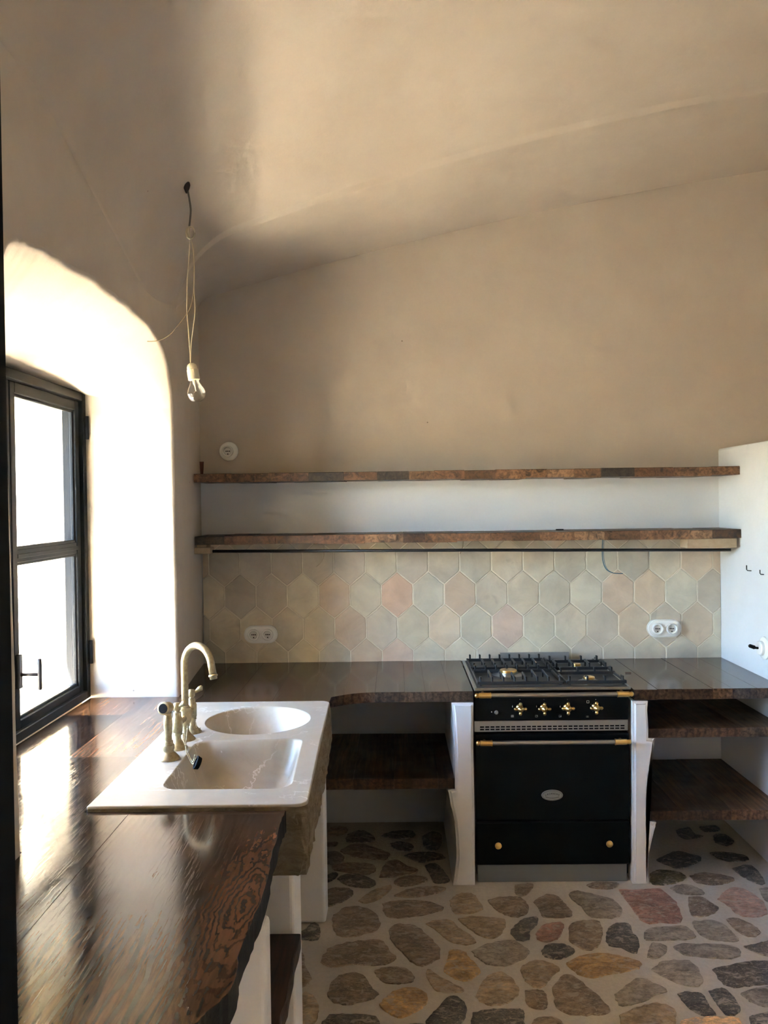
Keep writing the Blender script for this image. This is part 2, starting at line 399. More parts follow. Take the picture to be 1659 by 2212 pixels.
# ------------------------------------------------------------------ structure
floor = box('floor', (-1.9, -2.3, -.12), (4.3, 4.5, 0), M_MORTAR)
tag(floor, 'pale mortar floor set with irregular brown and grey stones', 'floor', kind='structure')
# ceiling
NX = 110
YS = sorted([-2.3+6.75*j/134 for j in range(135) if abs(-2.3+6.75*j/134-3.645) > .02]+[3.625, 3.637, 3.649, 3.665]); NY = len(YS)-1
vs, fs = [], []
for j, Y in enumerate(YS):
    for i in range(NX+1):
        X = xl(Y)-.004+(4.32-xl(Y))*(max(0, i-1)/(NX-1))**1.7
        vs.append((X-.1 if i == 0 else X, Y, ceil_z(X, Y)))
for j in range(NY):
    for i in range(NX):
        a = j*(NX+1)+i; fs.append((a, a+NX+1, a+NX+2, a+1))
ceiling = obj('ceiling', me_from(vs, fs), M_PLASTER, smooth=True)
sol = ceiling.modifiers.new('thickness', 'SOLIDIFY'); sol.thickness = .12; sol.offset = -1
tag(ceiling, 'sloping hand-trowelled plaster ceiling that curves into the walls', 'ceiling', kind='structure')
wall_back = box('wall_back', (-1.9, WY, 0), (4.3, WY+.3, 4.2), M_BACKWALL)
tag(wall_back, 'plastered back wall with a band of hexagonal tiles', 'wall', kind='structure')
tag(box('wall_far_side', (4.18, -2.3, 0), (4.4, 4.5, 4.3), M_PLASTER), 'plain plaster wall beyond the partition', 'wall', kind='structure')
tag(box('wall_front', (-1.9, -2.5, 0), (4.4, -2.3, 4.3), M_PLASTER), 'plain plaster wall behind the camera', 'wall', kind='structure')
bm = bmesh.new(); bm_box(bm, (XR, 3.0, 0), (XR+.13, WY+.02, 1.935), .012, 3)
wall_right = tag(obj('wall_right', me_bm(bm), M_PART), 'white half-height partition wall at the end of the counter', 'wall', kind='structure')

DY0, DY1, DZ = -.8, .25, 2.15          # unseen doorway added to the window wall to let in fill daylight
# left wall with an arched, splayed window recess
def arch_loop():
    P = []
    n1 = 14
    for k in range(n1): P.append((1.968-.043*k/n1, .78+(2.19-.78)*k/n1))
    pts = [(1.925, 2.19), (1.931, 2.25), (1.955, 2.292), (2.008, 2.319), (2.09, 2.335), (2.183, 2.347), (2.389, 2.362), (2.635, 2.376), (2.88, 2.377), (3.06, 2.373), (3.22, 2.364), (3.33, 2.343), (3.42, 2.305), (3.485, 2.25), (3.53, 2.17), (3.552, 2.08)]
    P += [(p.x, p.y) for p in spline([(a, b, 0) for a, b in pts], 4)]
    n3 = 16
    for k in range(1, n3+1): P.append((3.552+.03*(k/n3)**2, 2.08+(.78-2.08)*k/n3))
    return P, n1, n3
AP, n1, n3 = arch_loop(); N = len(AP); nt_ = N-n1-n3
random.seed(3)
AP = [(y+random.uniform(-.003, .003), z+random.uniform(-.004, .004)) for y, z in AP]
WYN, WYF, WZT = 2.215, 3.58, 2.172
def win_pt(i):
    if i < n1: return (WYN, .78+(WZT-.78)*i/n1)
    if i < N-n3: return (WYN+(WYF-WYN)*(i-n1)/(nt_-1), WZT)
    return (WYF, WZT+(.78-WZT)*(i-(N-n3)+1)/n3)
bm = bmesh.new()
def ring(fn): return [bm.verts.new(fn(i)) for i in range(N)]
def lerp(a, b, t): return a+(b-a)*t
cen = (2.78, 1.6)
def rr(i, t, dx):                       # t: 0 at the wall face, 1 at the window
    (ya, za), (yb, zb) = AP[i], win_pt(i)
    return (lerp(xl(ya), WX-.03, dx), lerp(ya, yb, t), lerp(za, zb, t))
def face_pt(i, o):
    ya, za = AP[i]; d = Vector((ya-cen[0], za-cen[1])); d.normalize()
    if i < n1: d = Vector((-1, 0))
    elif i >= N-n3: d = Vector((1, 0))
    y, z = ya+d.x*o, za+d.y*o
    return (xl(y), y, z)
rings = [ring(lambda i: face_pt(i, .016)), ring(lambda i: tuple(Vector(face_pt(i, .005))+Vector((-.003, 0, 0)))), ring(lambda i: rr(i, .02, .035))]
for t in (.15, .35, .6, .85, 1.0):
    rings.append(ring(lambda i: rr(i, t, t)))
for a, b in zip(rings, rings[1:]):
    for i in range(N-1): bm.faces.new((a[i], b[i], b[i+1], a[i+1]))
for f in bm.faces: f.smooth = True
# flat wall around the opening
outer = [(-2.3, .78)]
zs = [-.0]
base = rings[0]
def wv(y, z): return bm.verts.new((xl(y), y, z))
ZT = 3.4
topv = [wv(y, ZT) for y in (1.6, 2.0, 2.4, 2.8, 3.2, 3.7)]
botl, botr = wv(1.6, .78), wv(3.64, .78)
topr = wv(3.64, ZT)
loop = [botl, topv[0]] + topv[1:5] + [topr, botr]
edges = [bm.edges.new((loop[i], loop[i+1])) for i in range(len(loop)-1)]
edges.append(bm.edges.new((loop[-1], base[-1]))); edges.append(bm.edges.new((base[0], loop[0])))
inner = [bm.edges.get((base[i], base[i+1])) for i in range(N-1)]
bmesh.ops.triangle_fill(bm, use_beauty=True, use_dissolve=False, edges=edges+inner)
bm.verts.remove(topv[5])
low = [wv(y, 0) for y in (1.6, 3.64)]
bm.faces.new((low[0], low[1], botr, base[-1], base[0], botl))
for ya, yb, zb_ in ((-2.3, DY0, 0), (DY0, DY1, DZ), (DY1, 1.6, 0), (3.64, 4.4, 0)):
    q = [wv(ya, zb_), wv(yb, zb_), wv(yb, ZT), wv(ya, ZT)]; bm.faces.new(q)
bmesh.ops.remove_doubles(bm, verts=bm.verts, dist=1e-5)
bmesh.ops.recalc_face_normals(bm, faces=bm.faces)
wall_left = obj('wall_left', me_bm(bm, normals=False), M_PLASTER)
tag(wall_left, 'thick plastered window wall with a deep arched recess', 'wall', kind='structure')
# outer half of the wall: rough jambs, head and sill
def outer_wall():
    bm = bmesh.new(); x0, x1 = -1.385, -1.86
    ya, yb, za, zb = 2.19, 3.60, .83, 2.20
    def pt(x, y, z): return bm.verts.new((x, y, z))
    def grid(f, nu, nv):
        gdv = [[pt(*f(u/nu, v/nv)) for v in range(nv+1)] for u in range(nu+1)]
        for u in range(nu):
            for v in range(nv): bm.faces.new((gdv[u][v], gdv[u+1][v], gdv[u+1][v+1], gdv[u][v+1]))
    rnd = random.Random(5); jit = lambda: rnd.uniform(-.006, .006)
    grid(lambda u, v: (lerp(x0, x1, u), yb+.04*u+jit(), lerp(za, zb, v)), 12, 30)
    grid(lambda u, v: (lerp(x0, x1, u), ya-.04*u+jit(), lerp(za, zb, v)), 12, 30)
    grid(lambda u, v: (lerp(x0, x1, u), lerp(ya-.05, yb+.05, v), zb+jit()), 10, 20)
    for a, b in (((-3, -.3), (DY0, 4.2)), ((DY0, DZ), (DY1, 4.2)), ((DY1, -.3), (ya-.03, 4.2)), ((yb+.03, -.3), (5, 4.2)), ((ya-.03, zb), (yb+.03, 4.2)), ((ya-.03, -.3), (yb+.03, za-.02))):
        for x in (x1, x0):
            bm.faces.new([pt(x, a[0], a[1]), pt(x, b[0], a[1]), pt(x, b[0], b[1]), pt(x, a[0], b[1])])
    return obj('wall_outer', me_bm(bm), M_OUTER)
tag(outer_wall(), 'rough sunlit outer window jamb seen through the glass', 'wall', kind='structure')
bm = bmesh.new(); bm_box(bm, (-1.93, 2.12, .775), (-1.39, 3.68, .832), .008, 2)
tag(obj('window_sill', me_bm(bm), mk_grain('pale_stone_sill', (.72, .63, .49, 1), (.80, .71, .56, 1), 20, .8, .3)), 'pale sunlit stone sill outside the window', 'sill', kind='structure')
# roof slab over outer wall gap is closed by the ceiling; ground outside
ground = obj('ground_outside', me_from([(-80, -80, -.12), (-1.86, -80, -.12), (-1.86, 80, -.12), (-80, 80, -.12)], [(0, 1, 2, 3)]), M_GROUND)
tag(ground, 'dry sunlit ground outside the window', 'ground', kind='structure')
# light-tight blocks between inner and outer skins
for nm, a, b in (('wall_core_near', (-1.84, DY1, 0), (-1.0, 1.84, 4.2)), ('wall_core_lintel', (-1.84, DY0, DZ), (-1.0, DY1, 4.2)), ('wall_core_end', (-1.84, -2.5, 0), (-1.0, DY0, 4.2)), ('wall_core_far', (-1.84, 3.66, 0), (-1.08, 4.6, 4.2)), ('wall_core_head', (-1.84, 1.84, 2.45), (-1.02, 3.66, 4.2)), ('wall_core_foot', (-1.84, 1.84, -.1), (-1.02, 3.66, .77))):
    tag(box(nm, a, b, M_OUTER), 'solid masonry inside the thick window wall', 'wall', kind='structure')

# ------------------------------------------------------------------ window
win = thing('window_1', 'anthracite steel casement window set back in the arched recess', 'window', (WX, 2.9, TOP)); win['kind'] = 'structure'
def frame_ring(name, y0, y1, z0, z1, wd, x0, x1, parent, bev=.003, foot=None):
    bm = bmesh.new(); f = foot or wd
    bm_box(bm, (x0, y0, z0), (x1, y0+wd, z1), bev); bm_box(bm, (x0, y1-wd, z0), (x1, y1, z1), bev)
    bm_box(bm, (x0, y0+wd-.001, z0), (x1, y1-wd+.001, z0+f), bev); bm_box(bm, (x0, y0+wd-.001, z1-wd), (x1, y1-wd+.001, z1), bev)
    return obj(name, me_bm(bm), M_FRAME, parent)
wz0, wz1 = .852, 2.168
frame_ring('window_frame', 2.222, 3.577, wz0, wz1, .036, -1.40, -1.335, win)
for y0, y1, lab in ((2.26, 2.897, 'near casement'), (2.903, 3.54, 'far casement')):
    leaf = frame_ring('casement', y0, y1, wz0+.03, wz1-.038, .04, -1.41, -1.352, win, foot=.036)
    leaf['label'] = lab + ' of the window'
    zm = 1.505
    bm = bmesh.new()
    bm_box(bm, (-1.405, y0+.038, zm-.024), (-1.356, y1-.038, zm+.024), .003)
    bm_box(bm, (-1.358, y0+.038, zm-.008), (-1.350, y1-.038, zm+.008), .002)
    obj('glazing_bar', me_bm(bm), M_FRAME, leaf)
    for za, zb in ((wz0+.064, zm-.022), (zm+.022, wz1-.076)):
        box('glass_pane', (-1.384, y0+.036, za), (-1.379, y1-.036, zb), M_PANE, leaf)
        bm = bmesh.new(); r = .009
        for p, q in (((y0+.04, za+.002), (y0+.04, zb-.002)), ((y1-.04, za+.002), (y1-.04, zb-.002)), ((y0+.04, za+.004), (y1-.04, za+.004)), ((y0+.04, zb-.004), (y1-.04, zb-.004))):
            bm_box(bm, (-1.376, min(p[0], q[0])-r, min(p[1], q[1])-r), (-1.362, max(p[0], q[0])+r, max(p[1], q[1])+r), .003)
        obj('glazing_bead', me_bm(bm), M_FRAME, leaf)
h = box('handle_plate', (-1.352, 2.908, 1.035), (-1.338, 2.936, 1.158), M_HANDLE, win, .003)
tube('handle_stem', [(-1.34, 2.922, 1.085), (-1.275, 2.922, 1.085)], .0065, M_HANDLE, h)
tube('handle_grip', [(-1.272, 2.922, 1.030), (-1.272, 2.922, 1.034), (-1.272, 2.922, 1.138), (-1.272, 2.922, 1.142)], [.005, .008, .008, .005], M_HANDLE, h, 10)
for z in (2.02, 1.05):
    tube('hinge', [(-1.328, 3.566, z-.05), (-1.328, 3.566, z+.05)], .009, M_FRAME, win, 10)

# black steel door frame at the camera's left
dp = bmesh.new(); bm_box(dp, (-.66, 1.12, 0), (-.557, 1.19, 2.35), .004); bm_box(dp, (-.60, 1.19, 0), (-.569, 1.205, 2.35), .002)
tag(obj('door_frame', me_bm(dp), M_BLACK), 'black steel door frame post at the left edge of view', 'door frame', kind='structure')

# ------------------------------------------------------------------ tiles on the back wall
box('grout_bed', (-1.0, WY-.0118, TOP-.03), (XR+.005, WY+.02, 1.5), M_GROUT, wall_back)
rt = random.Random(21)
PAL = [(.50, .455, .35), (.47, .44, .35), (.53, .475, .37), (.45, .43, .355), (.50, .45, .36), (.52, .42, .315), (.50, .385, .29), (.44, .395, .33), (.48, .46, .38)]
W2 = .164; HV = .104; HD = .068
special = {(1, 5): (.56, .36, .26), (1, 3): (.52, .40, .30), (0, 3): (.46, .42, .35), (2, 9): (.50, .37, .31), (1, 12): (.54, .42, .32), (1, 13): (.55, .43, .31), (3, 5): (.57, .42, .34)}
for row, (zc, x0) in enumerate(((1.3685, -.981), (1.1965, -.899), (1.0245, -.981), (.8525, -.899), (1.5405, -.899))):
    for k in range(-1, 18):
        cxn = x0+W2*(k+.5)
        gp = .0026+rt.uniform(-.0006, .0012)
        hx, hv, hd = W2/2-gp, HV/2-gp*.3, HD
        hexa = [(-hx, -hv), (0, -hv-hd+gp*.6), (hx, -hv), (hx, hv), (0, hv+hd-gp*.6), (-hx, hv)]
        pts = []
        for i, p in enumerate(hexa):          # hand-cut edges wander a little
            q = hexa[(i+1) % 6]
            for s in range(4):
                t = s/4; j = .0012
                pts.append((cxn+lerp(p[0], q[0], t)+rt.uniform(-j, j), zc+lerp(p[1], q[1], t)+rt.uniform(-j, j)))
        for fn in (lambda p: p[0]-(-1.012), lambda p: XR-.001-p[0], lambda p: p[1]-(TOP-.004), lambda p: 1.497-p[1]):
            pts = clip(pts, fn)
            if len(pts) < 3: break
        if len(pts) < 3: continue
        xs = [p[0] for p in pts]; zz = [p[1] for p in pts]
        if max(xs)-min(xs) < .01 or max(zz)-min(zz) < .01: continue
        mx, mz = sum(xs)/len(xs), sum(zz)/len(zz); yf = WY-.0135-rt.uniform(0, .0018)
        inn = [(lerp(p[0], mx, .03), lerp(p[1], mz, .03)) for p in pts]
        n = len(pts); V = [(p[0], WY-.009, p[1]) for p in pts]+[(p[0], yf+.002, p[1]) for p in pts]+[(p[0], yf, p[1]) for p in inn]
        F = [(i, (i+1) % n, n+(i+1) % n, n+i) for i in range(n)]+[(n+i, n+(i+1) % n, 2*n+(i+1) % n, 2*n+i) for i in range(n)]+[tuple(range(2*n, 3*n))]
        c = special.get((row, k), rt.choice(PAL)); f = rt.uniform(1.12, 1.3); gm = sum(c)/3; c = tuple(lerp(x, y*gm/.44, .35) for x, y in zip(c, (.50, .455, .365)))
        obj('tile', me_from(V, F), M_TILE, wall_back, col=tuple(x*f for x in c))

# ------------------------------------------------------------------ floor stones (children of the floor)
stones_a = [[(505,150),(560,120),(640,118),(720,145),(760,175),(745,200),(680,210),(570,190)],[(440,120),(490,105),(515,118),(490,150),(440,170)],[(870,170),(930,140),(1040,130),(1100,150),(1060,180),(960,198),(905,195)],[(780,140),(800,80),(830,40),(890,25),(960,60),(1040,95),(980,120),(870,140)],[(440,220),(500,208),(580,212),(620,240),(585,275),(520,310),(440,325)],[(470,60),(600,40),(740,55),(760,90),(710,120),(600,110),(480,90)],[(640,295),(740,225),(860,190),(850,225),(780,285),(690,310)],[(880,260),(960,220),(1100,200),(1210,205),(1190,235),(1050,265),(940,270)],[(800,310),(900,290),(1060,290),(1200,325),(1190,355),(1080,385),(930,405),(820,395)],[(1240,290),(1300,245),(1390,245),(1440,300),(1460,345),(1400,370),(1270,375)],[(1490,290),(1560,270),(1700,270),(1760,340),(1740,380),(1650,400),(1540,350)],[(470,400),(530,345),(620,325),(740,350),(790,420),(780,480),(720,505),(560,530),(490,500)],[(250,510),(310,470),(345,435),(390,450),(400,500),(385,545),(320,550),(260,540)],[(835,480),(900,445),(1010,450),(1110,530),(1185,615),(1160,680),(1040,725),(950,650),(870,570)],[(1080,440),(1140,415),(1250,415),(1300,465),(1400,530),(1410,570),(1330,580),(1230,555),(1160,490)],[(1290,410),(1400,395),(1590,410),(1610,450),(1570,520),(1500,540),(1420,510),(1340,455)],[(1380,620),(1480,575),(1640,545),(1760,610),(1740,660),(1620,715),(1500,710),(1430,680)],[(400,690),(440,610),(540,570),(700,545),(800,550),(860,620),(900,680),(780,715),(620,710),(450,730)],[(245,620),(290,640),(300,720),(340,800),(300,850),(245,840)],[(740,750),(830,725),(950,730),(1010,780),(990,825),(860,835),(790,810)],[(1195,740),(1230,650),(1240,610),(1330,620),(1380,675),(1420,710),(1440,760),(1390,805),(1310,815),(1230,780)],[(1080,760),(1100,735),(1180,790),(1330,870),(1320,890),(1200,890),(1130,860)],[(450,860),(500,790),(620,760),(690,790),(740,860),(780,905),(720,940),(580,970),(480,955),(440,910)],[(780,970),(860,890),(960,860),(1060,875),(1105,920),(1080,980),(980,1040),(890,1055),(830,1020)],[(1400,920),(1440,840),(1500,770),(1600,760),(1690,850),(1680,920),(1590,970),(1480,975)],[(1090,1060),(1160,990),(1240,910),(1310,920),(1355,985),(1340,1060),(1290,1110),(1100,1110)],[(1390,1020),(1500,1000),(1700,1000),(1730,1050),(1690,1130),(1400,1130),(1380,1080)],[(410,1080),(470,1030),(640,1030),(750,1040),(790,1090),(770,1140),(420,1140)],[(250,920),(310,885),(370,930),(390,1000),(370,1080),(330,1110),(250,1110)]]
col_a = 'dkbbbbtbbtbbkbttgbbbotbotkkdt'
stones_b = [[(-10,470),(60,410),(150,395),(160,440),(110,490),(105,545),(20,550),(-20,500)],[(130,300),(190,255),(270,250),(320,290),(390,370),(350,400),(200,400),(160,340)],[(350,245),(400,225),(480,240),(640,280),(700,330),(710,385),(620,410),(500,395),(440,330),(370,280)],[(690,220),(840,220),(960,215),(1020,260),(1070,310),(1105,430),(1000,435),(860,440),(790,370),(720,280)],[(1020,210),(1090,185),(1170,195),(1250,240),(1200,255),(1080,245)],[(1140,270),(1220,265),(1300,310),(1340,345),(1270,390),(1170,390),(1140,330)],[(1330,280),(1400,210),(1490,205),(1570,250),(1640,310),(1660,370),(1600,400),(1480,390),(1400,330)],[(1600,215),(1680,210),(1700,300),(1640,290)],[(145,510),(200,450),(320,435),(325,480),(290,540),(220,560),(160,550)],[(355,500),(370,450),(440,420),(540,420),(580,450),(575,540),(545,600),(480,615),(410,590),(360,550)],[(600,540),(620,460),(690,435),(760,445),(780,500),(815,540),(820,610),(790,635),(700,600),(620,585)],[(850,510),(880,470),(1000,460),(1120,455),(1190,520),(1150,545),(1000,550),(870,550)],[(1155,425),(1270,415),(1370,440),(1440,510),(1470,550),(1390,560),(1250,535),(1190,480)],[(1380,410),(1460,405),(1560,450),(1615,500),(1560,530),(1470,500)],[(180,620),(220,580),(310,570),(400,610),(370,650),(280,675),(200,655)],[(870,660),(900,570),(990,580),(995,630),(930,670)],[(1035,590),(1100,570),(1180,575),(1350,575),(1460,600),(1490,645),(1420,670),(1250,665),(1100,640)],[(1500,590),(1660,555),(1700,560),(1700,650),(1600,640)],[(345,700),(440,650),(560,630),(700,650),(830,690),(830,730),(760,750),(600,780),(510,800),(420,770),(370,740)],[(40,730),(140,680),(220,690),(310,735),(270,770),(200,850),(140,855),(70,810)],[(900,740),(960,690),(1100,675),(1180,700),(1230,780),(1220,850),(1100,840),(980,790)],[(1290,740),(1400,710),(1560,680),(1700,700),(1700,820),(1560,845),(1420,860),(1340,810)],[(660,900),(720,850),(820,790),(930,830),(1005,880),(920,910),(860,950),(720,980),(670,950)],[(250,860),(300,800),(360,770),(440,820),(540,900),(630,1000),(600,1030),(420,1040),(290,1000)],[(75,880),(140,870),(210,890),(220,990),(150,1000),(80,960)],[(1070,900),(1120,885),(1230,900),(1280,980),(1320,1040),(1220,1040),(1120,970)],[(1270,880),(1360,860),(1420,900),(1480,990),(1460,1030),(1390,1040),(1320,960)],[(1480,900),(1560,870),(1700,860),(1700,980),(1560,960)],[(690,1040),(800,990),(960,960),(1060,1010),(1060,1060),(1030,1130),(720,1130)],[(130,1070),(190,1050),(290,1060),(330,1130),(120,1130)],[(-20,1010),(40,1000),(75,1050),(40,1085),(-30,1080)],[(1530,1050),(1640,1020),(1700,1020),(1700,1130),(1560,1110)],[(1085,1075),(1180,1052),(1330,1045),(1470,1055),(1490,1095),(1500,1220),(1080,1220)],[(890,110),(960,90),(1080,105),(1130,140),(1050,180),(930,190),(890,170)],[(1150,130),(1250,110),(1430,140),(1430,165),(1320,190),(1200,175)],[(1420,80),(1520,55),(1580,80),(1640,170),(1600,185),(1500,140)],[(470,190),(550,170),(690,180),(640,215),(520,210)],[(10,190),(130,180),(110,230),(60,265),(10,240)]]
col_b = 'kbgrgbpgrbkggbkggdotgdgbbkkgtbkkOmbkbb'
stones_c = [[(290,1550),(380,1510),(480,1520),(560,1580),(530,1615),(400,1625),(290,1610)],[(600,1560),(720,1520),(880,1510),(925,1550),(850,1585),(720,1580)],[(980,1560),(1080,1520),(1160,1540),(1170,1620),(1120,1690),(1010,1670)],[(690,1630),(770,1610),(900,1640),(890,1690),(800,1700),(720,1670)],[(220,1700),(320,1640),(460,1640),(620,1690),(695,1730),(640,1780),(520,1780),(330,1745)],[(810,1740),(930,1710),(1110,1715),(1200,1760),(1050,1790),(960,1800)],[(110,1620),(210,1620),(190,1650),(110,1650)],[(1010,1830),(1110,1810),(1200,1900),(1240,1980),(1100,1990),(1060,1920)]]
stones_d = [[(510,1560),(620,1530),(680,1590),(750,1610),(620,1635),(540,1610)],[(710,1530),(850,1520),(890,1560),(760,1570)],[(830,1600),(920,1590),(1010,1650),(950,1690),(850,1660)],[(340,1810),(500,1740),(640,1760),(740,1800),(620,1870),(520,1885),(420,1850)],[(800,1750),(900,1740),(1100,1770),(1140,1810),(1000,1830),(880,1800)]]
SC = {'d': (.075, .062, .05), 'k': (.055, .05, .045), 'b': (.14, .105, .075), 't': (.22, .165, .11), 'g': (.15, .13, .105), 'o': (.25, .16, .075), 'r': (.16, .085, .065), 'p': (.27, .17, .13), 'm': (.075, .062, .03), 'O': (.50, .33, .18)}
rs = random.Random(11)
circ = []
def stone(outline, col, smooth_one=False):
    n0 = len(outline); pts = []
    ext = [Vector((*p, 0)) for p in outline]
    n = 36; raw = spline(ext+[ext[0]], 6)[:-1]
    # resample evenly
    L = [0.0]
    for i in range(len(raw)): L.append(L[-1]+(raw[(i+1) % len(raw)]-raw[i]).length)
    for k in range(n):
        t = L[-1]*k/n; i = max(j for j in range(len(raw)) if L[j] <= t)
        a, b = raw[i], raw[(i+1) % len(raw)]; pts.append(a.lerp(b, (t-L[i])/max(1e-6, L[i+1]-L[i])))
    c = sum(pts, Vector())/n; R = max((p-c).length for p in pts)
    j = 0 if smooth_one else .045
    pts = [c+(p-c)*(1+rs.uniform(-j, j)) for p in pts]
    h = rs.uniform(.004, .008)
    V = [(p.x, p.y, -.004) for p in pts]+[tuple((c+(p-c)*.965)+Vector((0, 0, h*.7+rs.uniform(-.001, .001)))) for p in pts]
    V += [tuple((c+(p-c)*.6)+Vector((0, 0, h+rs.uniform(-.0015, .0015)))) for p in pts[::2]]+[(c.x, c.y, h+.001)]
    F = [(i, (i+1) % n, n+(i+1) % n, n+i) for i in range(n)]
    m = n//2
    for q in range(m):
        a, b, d = n+2*q, n+(2*q+1) % n, n+(2*q+2) % n
        e, f2 = 2*n+q, 2*n+(q+1) % m
        F += [(a, b, e), (b, f2, e), (b, d, f2), (e, f2, 2*n+m)]
    circ.append((c.x, c.y, R))
    f = rs.uniform(1.75, 2.45)
    return obj('stone', me_from(V, F), M_STONE, floor, col=tuple(x*f for x in SC[col]))
def px_stones(lst, cols, ox, oy, sc):
    for i, P in enumerate(lst):
        stone([tuple(on_z(ox+sc*x, oy+sc*y, 0))[:2] for x, y in P], cols[i % len(cols)], cols[i % len(cols)] == 'O')
px_stones(stones_a, col_a, 560, 1850, .33153)
px_stones(stones_b, col_b, 1109, 1850, .33153)
px_stones(stones_c, 'dkkdbkbk', 680, 1440, .23513)
px_stones(stones_d, 'kkkkk', 1330, 1400, .25307)
# the same paving goes on beside and behind the view
tries = 0
while len(circ) < 295 and tries < 20000:
    tries += 1
    x, y = rs.uniform(-.85, 3.0), rs.uniform(.5, 4.25); R = rs.uniform(.06, .135)
    if x < 1.9 and y > 2.62 and not (x < -.3): continue
    if any((x-a)**2+(y-b)**2 < (R*.88+c*.72)**2 for a, b, c in circ): continue
    ang = rs.uniform(0, 6.28); el = rs.uniform(.6, .95); P = []
    for k in range(8):
        t = 2*math.pi*k/8; r = R*rs.uniform(.8, 1.05); u, v = r*math.cos(t), r*el*math.sin(t)
        P.append((x+u*math.cos(ang)-v*math.sin(ang), y+u*math.sin(ang)+v*math.cos(ang)))
    stone(P, rs.choice('bbgtkdobrg'))

# ------------------------------------------------------------------ masonry supports under the counter
def wavy(pts, amp, rnd, k=5):
    out = [(p.x, p.y) for p in spline([(x, z, 0) for x, z in pts], k)]
    return [(x+rnd.uniform(-amp, amp), z) for x, z in out]
rp = random.Random(4)
# pier left of the cooker
left = [(.231, 0), (.245, .10), (.246, .20), (.240, .28), (.224, .36), (.213, .418)]
P1 = [(.326, 0), (.328, .3), (.326, .6), (.329, .80)]
poly = wavy(left, .0012, rp)+[(.244, .422), (.246, .47), (.247, .6), (.240, .75), (.233, .802)]+[(x, z) for x, z in P1[::-1]]
tag(prism_y('masonry_pier', poly, 3.60, WY-.001, M_WHITE, bev=.012, seg=3), 'white plastered pier just left of the black cooker', 'pier', 'plastered piers under the counter')
right = [(1.084, 0), (1.081, .06), (1.083, .12), (1.098, .19), (1.114, .25), (1.118, .270)]
right2 = [(1.084, .318), (1.083, .37), (1.089, .45), (1.105, .55), (1.116, .62), (1.117, .634)]
poly = wavy(right, .001, rp)+[(1.086, .274)]+wavy(right2, .001, rp)+[(1.087, .638), (1.088, .68), (1.084, .76), (1.087, .80), (1.021, .80), (1.018, .5), (1.013, 0)]
tag(prism_y('masonry_pier', poly, 3.60, WY-.001, M_WHITE, bev=.012, seg=3), 'white plastered pier just right of the black cooker', 'pier', 'plastered piers under the counter')
def pier_x(y0, y1, xr, z1, label, x0=None):
    bm = bmesh.new(); a = x0 if x0 is not None else xl((y0+y1)/2)+.002
    bm_box(bm, (a, y0, 0), (xr, y1, z1), .012, 3)
    return tag(obj('masonry_pier', me_bm(bm), M_WHITE), label, 'pier', 'plastered piers under the counter')
pier_x(3.29, 3.40, -.300, .655, 'white plastered pier under the far end of the stone sink')
pier_x(2.28, 2.45, -.296, .655, 'white plastered pier under the near end of the stone sink')
pier_x(1.725, 1.79, -.284, .79, 'nearest white plastered pier under the wide wooden slab')

# ------------------------------------------------------------------ wooden worktops and shelves
rw = random.Random(13)
BROWN = [(.105, .052, .026), (.075, .040, .022), (.13, .065, .03), (.055, .033, .022), (.09, .05, .03), (.15, .078, .038)]
def edges_x(x0, x1, wmin, wmax, rnd):
    out = [x0]
    while out[-1] < x1-wmax*1.2: out.append(out[-1]+rnd.uniform(wmin, wmax))
    return out+[x1]
wt = thing('worktop', 'dark varnished L-shaped worktop of old planks around the stone sink', 'worktop', (-.6, 2.6, TOP-.045))
GAP = .0003
def plank(poly, col, z1=TOP, th=.045, mat=None, parent=wt, bev=.0005, **kw):
    z1 += rw.uniform(-.0008, .0008)
    return prism('plank', poly, z1-th, z1, mat or [M_WOOD, M_WOOD], parent, bev, col=col, **kw)
plank([(WX+.012, 3.27), (-1.095, 3.27), (-1.095, 3.572), (WX+.012, 3.572)], (.20, .10, .045))
plank([(WX+.012, 2.72), (-1.095, 2.72), (-1.095, 3.27-GAP), (WX+.012, 3.27-GAP)], (.045, .028, .02))
plank([(-1.095+GAP, 2.72), (-.8565, 2.72), (-.8565, 3.565), (-1.095+GAP, 3.572)], (.19, .10, .055))
plank([(-.903, 1.235), (-.73, 1.235), (-.73, 2.228), (-.8565, 2.228), (-.8565, 2.72-GAP), (WX+.012, 2.72-GAP), (WX+.012, 2.222), (-1.26, 2.17), (-.910, 1.972)], (.055, .032, .02), mat=[M_SLAB, M_BARK], bev=.0005, label='wide plank beside the window')
edge_px = [(620, 1749), (608, 1772), (591, 1836), (570, 1920), (540, 2000), (519, 2055), (498, 2135), (447, 2186), (422, 2212)]
ed = [on_z(x, y, TOP) for x, y in edge_px]
live = [(p.x+rw.uniform(-.0025, .0025), p.y) for p in spline([Vector((p.x, p.y, 0)) for p in ed], 6)]
lastp = live[-1]
slab_poly = [(-.73+GAP, 2.228)] + [(live[0][0], 2.228)] + [p for p in live if p[1] < 2.22] + [(lastp[0]-.03, 1.27), (lastp[0]-.09, 1.235), (-.73+GAP, 1.235)]
plank(slab_poly, (.075, .038, .02), th=.058, mat=[M_SLAB, M_BARK], bev=.0007, label='wide foreground slab with a dark live edge')
